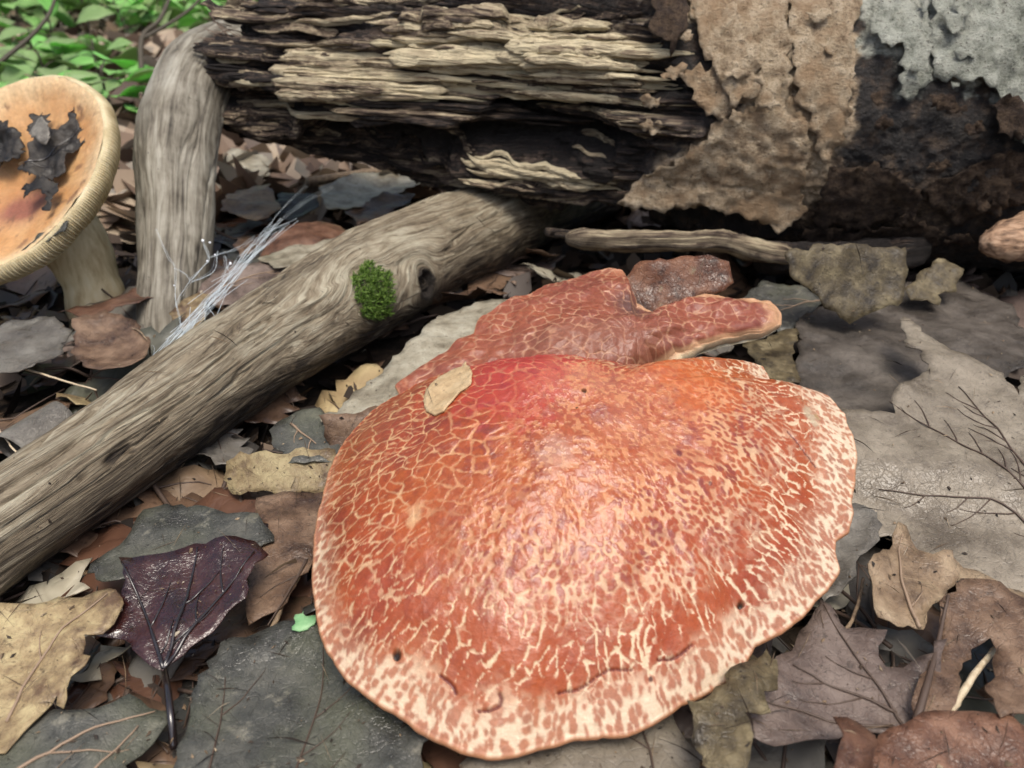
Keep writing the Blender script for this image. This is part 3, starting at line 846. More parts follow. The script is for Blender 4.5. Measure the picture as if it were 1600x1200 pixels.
def cap_mat(name, rough, coat):
    m = Mat(name)
    c = m.attr('hue', 'Vector'); p = m.attr('pos', 'Vector'); wet = m.attr('wet')
    n1 = m.noise(p, 9, 5, .65); n2 = m.noise(p, 26, 3, .6)
    c = m.hsv(c, .5, 1.0, m.math('ADD', m.math('MULTIPLY', m.math('ADD', m.math('MULTIPLY', n1, .6), m.math('MULTIPLY', n2, .4)), 1.1), .45))
    h = m.math('ADD', m.math('MULTIPLY', n1, 1.0), m.math('MULTIPLY', n2, .6))
    rg = m.math('SUBTRACT', rough, m.math('MULTIPLY', wet, .20))
    return m.bsdf(c, rg, m.bump(h, .8, .016), .38, coat=m.math('MULTIPLY', wet, coat), coat_rough=.17, sss=.05, sss_rad=(.30, .10, .04))
CAPM = cap_mat('cracked_cap_skin', .50, .5)
m = Mat('pore_flesh'); v = m.obj()
PORE = m.bsdf(m.ramp(m.noise(v, 3, 5, .6), [(.3, (.45, .36, .20)), (.6, (.68, .60, .42)), (.8, (.76, .70, .54))]), .8, m.bump(m.voro(v, 9), .5, .06), .3)
m = Mat('stem_flesh'); v = m.obj()
STEMM = m.bsdf(m.ramp(m.noise(m.vmul(v, (2, 2, .5)), 1, 5, .6), [(.3, (.36, .27, .14)), (.55, (.58, .49, .30)), (.8, (.66, .60, .42))]), .75, m.bump(m.noise(m.vmul(v, (4, 4, 1)), 1, 5, .6), .5, .08), .3)

CREAM = (.56, .41, .25); WHITE = (.62, .52, .40); RED = (.255, .042, .012); ORANGE = (.325, .078, .015); BRICK = (.165, .026, .011); PINK = (.40, .034, .034); LIPC = (.36, .17, .085)

def stem(parent, top, bot, r0, r1, seed):
    P = catmull([top, lerp(top, bot, .5) + np.array([.1, .1, 0]), bot, bot + np.array([0, 0, -.6])], 30)
    t = np.linspace(0, 1, 30)
    VV, Fc = tube(P, np.interp(t, [0, .3, 1], [r0 * 1.15, r0, r1]), 40)
    VV = VV + .06 * fbm(VV[:, 0] * 1.5, VV[:, 1] * 1.5, VV[:, 2] * .6, seed=seed)[:, None] * np.array([1, 1, 0])
    return part('stem', VV, Fc, parent, STEMM)

# ---- the big cap
big_n = (.02, -math.sin(rad(18)), math.cos(rad(18)))
big_rim = [(1190, 570), (1202, 590), (1230, 606), (1262, 606), (1290, 618), (1318, 645), (1325, 672), (1333, 712), (1332, 745), (1325, 778), (1329, 800), (1322, 826), (1300, 842), (1303, 868), (1307, 888), (1290, 915), (1268, 935),
           (1250, 960), (1215, 985), (1176, 1002), (1160, 1035), (1130, 1060), (1095, 1085), (1060, 1098), (1020, 1125), (980, 1143), (940, 1142), (900, 1146), (855, 1162), (810, 1174), (765, 1178), (720, 1168), (690, 1152), (655, 1132),
           (620, 1108), (580, 1082), (548, 1058), (528, 1035), (512, 1005), (500, 955), (493, 905), (493, 860), (497, 815), (506, 775), (520, 730), (540, 690), (566, 655), (600, 628), (650, 602), (720, 588), (790, 582), (850, 580), (920, 585),
           (990, 596), (1050, 592), (1110, 575), (1150, 566)]
cap = Cap((890, 735), PZ(765, 1178, 2.0), big_n, big_rim, 400, 1300, 201)
S, T, x, y = cap.s2, cap.t2, cap.x, cap.y
deg = np.degrees(T)
wx = x + .30 * fbm(x * .9, y * .9, seed=210) + .05 * fbm(x * 4, y * 4, seed=208); wy = y + .30 * fbm(x * .9, y * .9, seed=211) + .05 * fbm(x * 4, y * 4, seed=209)
rl = np.hypot(x, y) + 1e-6; rx, ry = x / rl, y / rl
def around(vals):                            # a value that changes round the cap: list of (degrees, value)
    a = np.array([v[0] for v in vals], float); b = np.array([v[1] for v in vals], float)
    a = np.concatenate([a - 360, a, a + 360]); b = np.tile(b, 3)
    return np.interp(deg, a, b)
leftness = around([(-180, 1), (-150, .7), (-110, .1), (-60, 0), (0, 0), (90, .2), (140, .9), (180, 1)])
zs = S + .10 * fbm(x * .55, y * .55, seed=212) + .14 * leftness
w_f = 1 - smooth(.26, .46, zs); w_b = smooth(.60, .80, zs + .10 * leftness); w_m = np.clip(1 - w_f - w_b, 0, 1)
f1, f2, idf, _ = cells(wx, wy, .12, 220); e_f = f2 - f1
g1, g2, idm, tm = cells(wx, wy, .165, 221, .72, rx, ry); e_m = g2 - g1
q1, q2, idq, tq = cells(wx, wy, .40, 227, .70, rx, ry); e_m = lerp(e_m, q2 - q1, smooth(.35, .6, leftness + .3 * fbm(x * .5, y * .5, seed=228)))
b1, b2, idb, tb = cells(wx, wy, .34, 222, .46, rx, ry); e_b = b2 - b1
k1, k2, idk, _ = cells(wx, wy, .19, 223, .7, rx, ry)
brk = .5 + .75 * fbm(x * 1.9, y * 1.9, seed=224)
wide = around([(-180, .06), (-135, .08), (-90, .12), (-45, .16), (0, .17), (60, .09), (120, .05)])
hf = fbm(x * 9, y * 9, seed=205, oct=3); hf2 = fbm(x * 5, y * 5, seed=206, oct=3)
cf = smooth(-.10, .32, fbm(x * 10, y * 10, seed=207, oct=3) + .45 * (idf - .5))
cm = 1 - smooth(.02 + wide * .4, .10 + wide * 1.0, e_m + .10 * hf)
cdot = smooth(.26, .50, g1 + .16 * hf + .22 * hf2)
cm = lerp(cdot, cm, smooth(.3, .6, leftness + .2 * hf2))
weff = wide * (.15 + 1.15 * smooth(.40, .85, tb)) * (.05 + 1.5 * smooth(.15, .60, brk))
cb = (1 - smooth(weff * .6, np.maximum(weff, .0) * 1.25 + .05, e_b + .14 * hf)) * smooth(.0, .03, weff)
cm = cm * (.55 + .45 * smooth(.2, .6, brk))
cpoly = (1 - smooth(.02, .11, q2 - q1 + .08 * hf)) * (.5 + .5 * smooth(.1, .5, brk))
cb = lerp(cb, np.maximum(cpoly * .85, cb * .6), smooth(.35, .75, leftness))
crack = w_f * .62 * cf + w_m * .85 * cm + w_b * cb
ms = around([(-180, .98), (-150, .93), (-120, .88), (-90, .89), (-60, .89), (-30, .87), (0, .83), (25, .82), (50, .93), (90, 1.2), (150, 1.1)])
marg = smooth(ms - .05, ms + .07, S + .055 * fbm(x * 1.2, y * 1.2, seed=225))
fleck = 1 - smooth(.30, .55, k1 + .18 * hf + .10 * marg + .22 * fbm(x * 2.2, y * 2.2, seed=226) - .12 * leftness)
patch = (1 - crack) * (1 - marg) + marg * fleck * .75
# colour of the skin pieces
redz = np.exp(-(((x + 1.2) / 2.2) ** 2 + ((y - 3.2) / 1.9) ** 2)) * 1.15          # redder crown
orz = smooth(.1, .8, np.cos(T - rad(60))) * smooth(.3, .9, S) + .5 * np.exp(-(((x + 1.5) / 1.8) ** 2 + ((y + 1.2) / 1.5) ** 2))
base = mixc(RED, ORANGE, np.clip(.35 + .5 * fbm(x * .5, y * .5, seed=230) + .5 * orz, 0, 1))
base = mixc(base, BRICK, np.clip(.30 * leftness + .45 * (idm - .5) * w_m + .30 * (idb - .5) * w_b + .35 * hf2 + .55 * smooth(.05, .6, fbm(x * 1.0, y * 1.0, seed=231)), 0, .8))
base = mixc(base, PINK, np.clip(redz * .95, 0, 1))
pale_c = np.exp(-(((x - .1) / 1.5) ** 2 + ((y - 1.0) / .75) ** 2)) + .6 * np.exp(-(((x - 1.6) / 1.8) ** 2 + ((y + .6) / .9) ** 2))
base = mixc(base, (.42, .19, .11), np.clip(.9 * pale_c * (.55 + .6 * fbm(x * 1.6, y * 1.6, seed=232)), 0, .85))
dark = smooth(.56, .74, .5 + .5 * fbm(x * 3.8, y * 3.8, seed=233, oct=3)) * (w_f * .5 + w_m) * .6
base = mixc(base, (.16, .030, .030), np.clip(dark, 0, .75))
crk = mixc((.48, .22, .10), mixc(CREAM, (.50, .30, .15), leftness), smooth(.35, .8, zs)); crk = mixc(crk, (.58, .44, .31), marg * .9)
crk = mixc(crk, WHITE, .5 * around([(-180, 0), (-120, .2), (-45, .9), (0, 1), (60, .5), (120, 0)]) * smooth(.5, .9, S))
col = mixc(crk, base, patch)
# dark folded lines near the front margin
h0 = 2.45
hump = .45 * np.exp(-(((x + .3) / 2.7) ** 2 + ((y - 2.5) / 1.5) ** 2))
prof = h0 * (1 - S ** 2.3) + hump
und = .20 * fbm(x * .35, y * .35, seed=240) * (1 - S ** 2) + smooth(.55, 1, S) * (.16 * fbm(np.cos(T) * 3.2, np.sin(T) * 3.2, seed=241) + .05 * fbm(np.cos(T) * 11, np.sin(T) * 11, seed=242))
und = und - .14 * np.exp(-((S - .62) / .10) ** 2) * (.5 + .5 * fbm(x * .6, y * .6, seed=243)) 
h = prof + und
lines = [[(872, 1083), (905, 1075), (945, 1050), (985, 1046)], [(1028, 1032), (1055, 1028), (1080, 1010)], [(688, 1055), (706, 1070), (712, 1082)], [(748, 1112), (772, 1108), (784, 1096), (780, 1082)], [(1232, 675), (1250, 697), (1275, 728)]]
W0 = cap.world(x, y, h)
spx, spy = project(W0.reshape(-1, 3))
ln = np.zeros(x.shape)
for L in lines:
    P2 = catmull(np.array(L, float), 24)
    w3 = np.array([W0.reshape(-1, 3)[np.argmin((spx - q[0]) ** 2 + (spy - q[1]) ** 2)] for q in P2])
    sel = np.linalg.norm(W0 - w3.mean(0), axis=-1) < 1.8
    d = np.min(np.linalg.norm(W0[sel][:, None, :] - w3[None], axis=-1), axis=1)
    tmp = np.zeros(x.shape); tmp[sel] = 1 - smooth(.015, .055, d); ln = np.maximum(ln, tmp)
col = mixc(col, (.10, .014, .009), ln * .95)
for qx, qy, qr, qc, qa in [(1158, 945, .10, (.015, .010, .006), 1), (620, 1026, .10, (.015, .008, .006), 1), (1016, 1062, .06, (.05, .012, .008), .9), (650, 803, .24, (.55, .40, .22), .7), (642, 815, .16, (.55, .40, .22), .6), (1268, 652, .30, (.42, .36, .25), .75),
                           (1275, 652, .10, (.30, .20, .09), .9), (913, 610, .07, (.04, .03, .02), .9), (770, 712, .09, (.10, .015, .012), .8), (735, 740, .10, (.12, .015, .012), .7), (725, 835, .10, (.09, .02, .015), .7), (1062, 708, .07, (.10, .012, .010), .8), (1110, 755, .06, (.08, .012, .010), .8), (935, 645, .28, (.16, .035, .035), .6), (865, 710, .5, (.50, .36, .28), .30), (800, 588, 1.7, (.32, .020, .022), .50), (905, 565, 1.3, (.34, .022, .022), .5), (1090, 590, 1.3, (.42, .10, .020), .55), (700, 800, 1.6, (.34, .085, .020), .4)]:
    w3 = W0.reshape(-1, 3)[np.argmin((spx - qx) ** 2 + (spy - qy) ** 2)]
    d = np.linalg.norm((W0 - w3) * np.array([1, .8, 1]), axis=-1)
    mk = (1 - smooth(qr * .5, qr * 1.15, d + .5 * qr * hf2)) * qa
    col = mixc(col, qc, mk)
    if qr <= .10 and qc[0] < .05: h = h - .12 * mk
h = h + .014 * (1 - crack) * (1 - w_f) + .010 * patch * marg - .05 * ln - .008 * w_f * cf + .014 * fbm(x * 4, y * 4, seed=244) + .05 * fbm(x * 1.1, y * 1.1, seed=247)
lip = .16 + .10 * (.5 + .5 * fbm(np.cos(cap.th) * 2, np.sin(cap.th) * 2, seed=245))
cap.wet = np.clip(.25 + .75 * smooth(.30, .60, .5 + .5 * fbm(x * .45, y * .45, seed=246) + .35 * np.exp(-((x / 2.4) ** 2 + ((y + 2.2) / 2.2) ** 2))), 0, 1) * (1 - .55 * marg) * (.5 + .5 * patch)
mush = thing('cracked_mushroom', np.append(cap.C[:2] + [.2, .5], 0), 'large orange-red mushroom with cracked skin and pale lobed margin', 'mushroom')
cap.build(h, col, lip, LIPC, mush, CAPM)
cap.under(h, lip, mush, PORE)
stem(mush, cap.C + np.array([.3, .8, .6]), np.append(cap.C[:2] + [.4, 1.4], 0), 1.5, 1.7, 250)
BIG = (cap, h)

# ---- the duller cap tucked behind it
rear_n = (.03, -math.sin(rad(24)), math.cos(rad(24)))
rear_rim = [(700, 545), (742, 520), (752, 492), (785, 472), (830, 450), (870, 430), (910, 421), (950, 417), (973, 419), (979, 428), (985, 455), (994, 480), (1018, 500), (1050, 488), (1085, 470), (1130, 478), (1170, 474), (1196, 480), (1214, 500), (1214, 516),
            (1195, 526), (1140, 540), (1090, 556), (1050, 570), (1020, 583), (990, 600), (940, 625), (880, 635), (780, 630), (700, 625), (630, 630), (620, 605), (655, 578)]
rc = Cap((985, 560), PD(960, 520, 29.0), rear_n, rear_rim, 220, 760, 301)
S, T, x, y = rc.s2, rc.t2, rc.x, rc.y
rl = np.hypot(x, y) + 1e-6
wx = x + .12 * fbm(x * 1.1, y * 1.1, seed=310); wy = y + .12 * fbm(x * 1.1, y * 1.1, seed=311)
b1, b2, idb, tb = cells(wx, wy, .42, 322, .8, x / rl, y / rl); e = b2 - b1
brk = .5 + .5 * fbm(x * 1.6, y * 1.6, seed=324)
crack = (1 - smooth(.02, .13 + .06 * brk, e + .10 * fbm(x * 8, y * 8, seed=326))) * (.15 + .75 * smooth(.25, .6, brk))
base = mixc((.24, .068, .034), (.17, .046, .030), np.clip(.5 + .8 * fbm(x * .6, y * .6, seed=325) + (idb - .5) * .5, 0, 1))
greyz = np.exp(-(((x + 1.2) / 2.2) ** 2 + ((y + .3) / .7) ** 2))
base = mixc(base, (.20, .085, .05), np.clip(greyz, 0, .5))
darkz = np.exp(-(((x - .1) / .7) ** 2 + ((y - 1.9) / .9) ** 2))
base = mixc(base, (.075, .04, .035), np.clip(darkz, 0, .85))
col = mixc((.38, .20, .12), base, 1 - crack * (1 - .4 * greyz))
edge = smooth(.86, .97, S) * smooth(-.3, .5, np.cos(T))
col = mixc(col, (.58, .36, .20), edge * .6)
h = 1.15 * (1 - S ** 2.0) + .55 * fbm(x * .45, y * .45, seed=330) + .10 * fbm(x * 1.4, y * 1.4, seed=334) - .35 * darkz + .02 * (1 - crack) + .01 * fbm(x * 5, y * 5, seed=331) + .45 * smooth(.4, 1, S) * smooth(.2, .9, np.cos(T - rad(20)))
tdeg = np.degrees(rc.th)
lip = .14 + .75 * np.exp(-((tdeg + 28) / 34) ** 2) * (1 + .2 * fbm(rc.th * 3, rc.th * 0, seed=332))
rc.wet = np.clip(.3 + .5 * fbm(x * .6, y * .6, seed=333), 0, 1)
mush2 = thing('cracked_mushroom', np.append(rc.C[:2] + [.2, 1.2], 0), 'dull brick-red cracked mushroom cap with a notched rim, tucked under the log', 'mushroom')
lipc = np.stack([lerp(np.array(LIPC), np.array((.70, .60, .40)), k) for k in np.exp(-((tdeg + 28) / 40) ** 2)])
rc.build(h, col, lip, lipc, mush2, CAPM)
rc.under(h, lip, mush2, PORE)
stem(mush2, rc.C + np.array([.2, 1.0, 0]), np.append(rc.C[:2] + [.4, 1.8], 0), 1.2, 1.4, 350)

# ---- the tan funnel-shaped mushroom
fn = unit((-.26, -.62, .74)); fc = PD(2, 268, 39.0); FR = 6.1
fx = unit(RT - fn * np.dot(RT, fn)); fy = np.cross(fn, fx)
nt = 3200; th = np.linspace(0, 2 * math.pi, nt, endpoint=False)
wave = 1 + .030 * fbm(np.cos(th) * 1.6, np.sin(th) * 1.6, seed=401) + .008 * fbm(np.cos(th) * 8, np.sin(th) * 8, seed=402)
def funnel(prof, gill=False):
    rr = np.array([p[0] for p in prof])[:, None] * FR * wave[None, :]
    zz = np.array([p[1] for p in prof])[:, None] + .25 * (np.array([p[0] for p in prof])[:, None]) * fbm(np.cos(th) * 1.4 + 5, np.sin(th) * 1.4, seed=403)[None, :]
    if gill:
        ph = 320 * th + 1.6 * fbm(np.cos(th) * 20, np.sin(th) * 20, seed=404)
        amp = np.interp(np.arange(len(prof)) / (len(prof) - 1), [0, .06, .2, 1], [0, .5, 1, 1])[:, None]
        rd = .035 * amp * (np.sin(ph)[None, :] + .5 * np.sin(ph * .5 + 1)[None, :])
        rr = rr + rd; zz = zz - rd * .8
    x, y = rr * np.cos(th), rr * np.sin(th)
    if not gill:
        zz = zz + .10 * fbm(x * .7, y * .7, seed=405) + .03 * fbm(x * 3, y * 3, seed=406)
    return fc + x[..., None] * fx + y[..., None] * fy + zz[..., None] * fn, x, y
pt = catmull(np.array([(0.004, -1.35), (.25, -1.25), (.5, -.95), (.75, -.45), (.88, -.08), (.945, .05)]), 44)
pg = catmull(np.array([(.945, .05), (.968, .0), (.99, -.25), (.985, -.65), (.92, -1.2), (.75, -1.95), (.5, -2.9), (.28, -3.3)]), 48)
Vt, x, y = funnel(pt); Vg, _, _ = funnel(pg, True)
rn = np.hypot(x, y) / FR
n1 = fbm(x * .5, y * .5, seed=410); n2 = fbm(np.cos(np.arctan2(y, x)) * 6, np.sin(np.arctan2(y, x)) * 6, rn * 1.2, seed=411)
col = mixc((.42, .215, .082), (.50, .30, .14), np.clip(.5 + n1 + .5 * n2, 0, 1))
col = mixc(col, (.58, .43, .25), smooth(.70, .97, rn + .08 * n1))
col = mixc(col, (.20, .065, .045), np.clip(1.2 * np.exp(-(((x - .5) / 1.6) ** 2 + ((y + 1.2) / 1.0) ** 2)) * (1 + n1), 0, .9))
col = mixc(col, (.14, .07, .04), smooth(.28, .5, fbm(x * 1.5, y * 1.5, seed=412)) * .7 * (1 - smooth(.8, .95, rn)))
m = Mat('tan_cap_skin'); c = m.attr('hue', 'Vector'); p = m.obj(); n1 = m.noise(p, 5, 6, .65)
c = m.hsv(c, .5, 1, m.math('ADD', m.math('MULTIPLY', n1, .8), .6))
TANCAP = m.bsdf(c, .5, m.bump(n1, .4, .08), .45, sss=.12, sss_rad=(.4, .2, .08))
m = Mat('gill_flesh'); p = m.obj()
GILL = m.bsdf(m.ramp(m.noise(p, 1.2, 5, .6), [(.3, (.36, .29, .16)), (.55, (.50, .43, .27)), (.75, (.60, .53, .36))]), .75, None, .3, sss=.15, sss_rad=(.3, .2, .1))
fm = thing('funnel_mushroom', np.append(PZ(150, 480, .3)[:2], 0), 'tan funnel-shaped mushroom with cream gills and dark leaf bits in its bowl', 'mushroom')
part('cap', Vt.reshape(-1, 3), grid_faces(len(pt), nt, wrap_v=True), fm, TANCAP, {'hue': col.reshape(-1, 3)})
part('gill_surface', Vg.reshape(-1, 3), grid_faces(len(pg), nt, wrap_v=True), fm, GILL)
sb = PZ(152, 478, .2)
P = catmull([fc - fn * 2.8, lerp(fc - fn * 3.0, sb, .4) + np.array([.4, 0, 0]), lerp(fc - fn * 3.0, sb, .75) + np.array([.3, 0, 0]), sb, sb + np.array([.1, 0, -.8])], 40)
VV, Fc = tube(P, np.interp(np.linspace(0, 1, 40), [0, .5, .85, 1], [1.9, 1.45, 1.6, 1.75]), 48)
VV = VV + .10 * fbm(VV[:, 0] * .9, VV[:, 1] * .9, VV[:, 2] * .9, seed=420)[:, None] * np.array([1, 1, .3])
part('stem', VV, Fc, fm, STEMM)

# ---------------------------------------------------------------- leaves
def leaf_mat(name, dark, mid, light, rough=.5, spot=.5, green=None, mottle=.9, wet=0.0, pale_spot=None, bump=.6):
    m = Mat(name); v = m.obj(); r = m.rnd()
    off = m.n('ShaderNodeCombineXYZ'); m._in(off.inputs[0], m.math('MULTIPLY', r, 37.0)); m._in(off.inputs[1], m.math('MULTIPLY', r, 91.0))
    v = m.vadd(v, off.outputs[0])
    n1 = m.noise(v, mottle, 6, .58); n2 = m.noise(v, 3.2, 5, .6); n3 = m.noise(v, 1.3, 3, .5)
    f = m.math('ADD', m.math('MULTIPLY', n1, .75), m.math('MULTIPLY', n2, .25))
    c = m.ramp(f, [(.36, dark), (.5, mid), (.64, light)])
    c = m.mix(m.math('MULTIPLY', m.ramp(m.noise(v, 2.3, 5, .7), [(.60, 0.0), (.68, 1.0)]), spot), c, tuple(q * .35 for q in dark))
    if pale_spot: c = m.mix(m.ramp(m.noise(v, 1.6, 4, .6), [(.60, 0.0), (.68, .7)]), c, pale_spot)
    if green: c = m.mix(m.ramp(m.noise(v, .5, 3, .5), [(.45, 0.0), (.65, .6)]), c, green)
    fine = m.voro(m.vadd(v, m.noise(v, 3, 2, .5, 0, 'Color')), 5.5, 'DISTANCE_TO_EDGE')
    net = m.voro(m.vadd(v, m.noise(v, 1.5, 2, .5, 0, 'Color')), 1.9, 'DISTANCE_TO_EDGE'); h2 = m.math('MINIMUM', net, .06)
    h = m.math('ADD', m.math('MULTIPLY', n2, .18), m.math('ADD', m.math('MULTIPLY', n3, 1.2), m.math('ADD', m.math('MULTIPLY', m.math('MINIMUM', fine, .10), .7), m.math('MULTIPLY', h2, 1.5))))
    net = m.voro(m.vadd(v, m.noise(v, 1.5, 2, .5, 0, 'Color')), 1.9, 'DISTANCE_TO_EDGE')
    c = m.mix(m.ramp(net, [(.0, .20), (.04, 0.0)]), c, tuple(q * .6 for q in dark))
    c = m.mix(m.ramp(m.noise(v, 9, 3, .6), [(.62, 0.0), (.70, .6)]), c, tuple(q * .5 for q in dark))
    h2 = m.math('MINIMUM', net, .06)
    c = m.hsv(c, .5, 1.0, m.math('ADD', .70, m.math('MULTIPLY', r, .45)))
    rg = m.ramp(n1, [(.35, max(.12, rough - .18)), (.65, rough + .12)])
    return m.bsdf(c, rg, m.bump(h, bump, .16), .4, coat=wet if wet else None, coat_rough=.18, trans=.10)

L_TAUPE = leaf_mat('taupe_leaf', (.10, .082, .062), (.19, .163, .125), (.275, .240, .188), .42, .45, mottle=.5)
L_GREY = leaf_mat('grey_leaf', (.075, .068, .058), (.135, .125, .108), (.205, .195, .170), .42, .4, mottle=.6)
L_DUSK = leaf_mat('dusky_leaf', (.030, .026, .022), (.065, .056, .047), (.115, .100, .084), .45, .4, mottle=.5)
L_SLATE = leaf_mat('slate_leaf', (.034, .034, .030), (.068, .069, .061), (.115, .113, .096), .38, .4, green=(.10, .105, .07), mottle=.7, pale_spot=(.20, .19, .15))
L_WINE = leaf_mat('wine_leaf', (.014, .006, .006), (.035, .010, .009), (.055, .018, .014), .30, .3, wet=.9, bump=.4)
L_TANY = leaf_mat('yellow_tan_leaf', (.12, .075, .045), (.30, .225, .120), (.46, .38, .21), .55, .7, mottle=.8)
L_TAN = leaf_mat('tan_leaf', (.12, .078, .048), (.27, .19, .118), (.42, .32, .21), .5, .5)
L_BROWN = leaf_mat('brown_leaf', (.055, .032, .022), (.15, .092, .058), (.25, .165, .108), .45, .5)
L_CHEST = leaf_mat('chestnut_leaf', (.050, .023, .015), (.130, .064, .039), (.22, .122, .078), .45, .5)
L_PURP = leaf_mat('purple_brown_leaf', (.075, .055, .047), (.165, .122, .102), (.25, .195, .165), .45, .5, mottle=.6)
L_DARK = leaf_mat('blackish_leaf', (.010, .009, .008), (.030, .026, .022), (.065, .058, .050), .55, .3)
L_OLIVE = leaf_mat('olive_leaf', (.030, .022, .012), (.11, .085, .044), (.26, .215, .125), .55, .9, mottle=1.1)
L_PALE = leaf_mat('pale_leaf', (.20, .17, .12), (.37, .335, .25), (.50, .47, .37), .5, .5)
L_RUST = leaf_mat('rusty_leaf', (.035, .014, .008), (.16, .060, .028), (.25, .11, .055), .45, .6, wet=.12, pale_spot=(.25, .20, .11))
L_OVAL = leaf_mat('oval_scrap', (.36, .24, .13), (.50, .36, .20), (.60, .46, .28), .6, .25, mottle=1.5)
m = Mat('dark_vein'); VEIN = m.bsdf((.065, .042, .030), .6)
m = Mat('pale_vein'); VEINP = m.bsdf((.24, .17, .115), .6)
m = Mat('wet_dark_vein'); VEINW = m.bsdf((.014, .010, .010), .2, None, .5, coat=.8)
m = Mat('green_leaf'); v = m.obj(); r = m.rnd()
c = m.ramp(m.noise(v, .6, 4, .5), [(.3, (.20, .44, .10)), (.7, (.44, .66, .28))])
c = m.hsv(c, m.math('ADD', .47, m.math('MULTIPLY', r, .05)), m.math('ADD', .75, m.math('MULTIPLY', r, .3)), m.math('ADD', .7, m.math('MULTIPLY', r, .7)))
GREENL = m.bsdf(c, .45, m.bump(m.noise(v, 1.4, 3, .5), .3, .1), .5, trans=.5)
m = Mat('pale_green_scrap'); v = m.obj()
PGREEN = m.bsdf(m.ramp(m.noise(v, 3, 4, .6), [(.3, (.16, .38, .16)), (.7, (.34, .58, .30))]), .5, m.bump(m.noise(v, 6, 3, .5), .4, .05), .5, trans=.2)

def shell(top, ff, nrm, thick):
    n = len(top); bot = top - np.asarray(nrm) * thick
    cnt = set()
    for f in ff:
        for i in range(len(f)): cnt.add((f[i], f[(i + 1) % len(f)]))
    Fc = list(ff) + [tuple(i + n for i in f[::-1]) for f in ff]
    for (i, j) in cnt:
        if (j, i) not in cnt: Fc.append((j, i, i + n, j + n))
    return np.concatenate([top, bot]), Fc

def hero(name, label, cat, pxs, p0, nrm, mat, veins=(), vmat=None, amp=.22, freq=.30, curl=.0, seed=0, spacing=.26, rough=.5, group=None, bowl=0.0, thick=.035, vr=.05, fine=.085, fold=None, parts=(), raise_=True, holes=0):
    nrm = unit(nrm); p0 = np.asarray(p0, float)
    if nrm[2] > .85 and raise_: p0 = p0 + np.array([0, 0, .7])
    ex = unit(RT - nrm * np.dot(RT, nrm)); ey = np.cross(nrm, ex)
    def loc(px, py):
        q = PPL(px, py, p0, nrm) - p0
        return q @ ex, q @ ey
    out = [loc(*p) for p in pxs]
    vv, ff, ed = sheet_from(out, spacing, 1000 + seed, rough * spacing)
    cx, cy = vv.mean(0); Rm = np.abs(vv - vv.mean(0)).max() + 1e-6
    vlines = [catmull(np.array([loc(*p) for p in L]), 16) if len(L) > 2 else np.array([lerp(np.array(loc(*L[0])), np.array(loc(*L[1])), t) for t in np.linspace(0, 1, 12)]) for L in veins]
    def disp(x, y, e=None):
        d = amp * fbm(x * freq + seed, y * freq, seed=seed + 1, oct=3) + fine * fbm(x * 1.7, y * 1.7, seed=seed + 2, oct=3) + bowl * (((x - cx) ** 2 + (y - cy) ** 2) / Rm ** 2)
        if e is not None: d = d + curl * np.exp(-e / .5) * (.4 + fbm(x * .5, y * .5, seed=seed + 3))
        if fold: d = d + fold(x - cx, y - cy)
        for L in vlines:
            q = np.min(np.hypot(x[:, None] - L[None, :, 0], y[:, None] - L[None, :, 1]), axis=1)
            d = d - .03 * np.exp(-(q / .4) ** 2)
        return d
    if holes:                                # worm-eaten holes and tears
        cen = np.array([vv[list(f)].mean(0) for f in ff])
        hn = fbm(cen[:, 0] * 1.3 + seed, cen[:, 1] * 1.3, seed=seed + 8, oct=3)
        keep = hn < holes
        ff = [f for f, k_ in zip(ff, keep) if k_]
    if vlines:                               # side veins branching from each main vein
        rv = random.Random(seed)
        side = []
        for L in vlines:
            Ltot = np.linalg.norm(np.diff(L, axis=0), axis=1).sum()
            for q in range(max(2, int(Ltot / 1.1))):
                k_ = (q + .7) / (Ltot / 1.1 + .5)
                if k_ > .92: continue
                i_ = min(len(L) - 2, int(k_ * (len(L) - 1))); tdir = unit(L[i_ + 1] - L[i_]); pd = np.array([-tdir[1], tdir[0]]) * (1 if (q + len(side)) % 2 else -1)
                ln_ = rv.uniform(.8, 1.7); pts_ = np.array([L[i_] + tdir * t_ * ln_ * .75 + pd * t_ * ln_ * (.8 - .25 * t_) for t_ in np.linspace(0, 1, 9)])
                if (poly_sd(pts_[:, 0], pts_[:, 1], out) > .12).all(): side.append(pts_)
        vside = side
    top = p0 + vv[:, :1] * ex + vv[:, 1:] * ey + disp(vv[:, 0], vv[:, 1], ed)[:, None] * nrm
    V, Fc = shell(top, ff, nrm, thick)
    if not veins and not parts:
        o = part(name, V, Fc, None, mat)
        return tag(o, label, cat, group)
    c = V.mean(0); c[2] = V[:, 2].min()
    th_ = thing(name, c, label, cat, group)
    blade = part('blade', V, Fc, th_, mat)
    for L in vlines + (vside if vlines else []):
        e = np.maximum(poly_sd(L[:, 0], L[:, 1], out), 0)
        z = disp(L[:, 0], L[:, 1], e)
        P = p0 + L[:, :1] * ex + L[:, 1:] * ey + (z + .03)[:, None] * nrm
        v_, f_ = tube(P - nrm * (0 if len(P) > 9 else .012), np.linspace(vr, vr * .35, len(P)) * (1 if len(P) > 9 else .55), 6)
        part('vein', v_, f_, blade, vmat or VEIN)
    for pname, pts, rr_ in parts:
        v_, f_ = tube(catmull(np.array(pts), 20), np.linspace(rr_[0], rr_[1], 20), 8)
        part(pname, v_, f_, th_, vmat or VEIN)
    return th_

flat = lambda sx, sy: (-sx, -sy, 1.0)        # a leaf plane that rises by sx, sy per cm

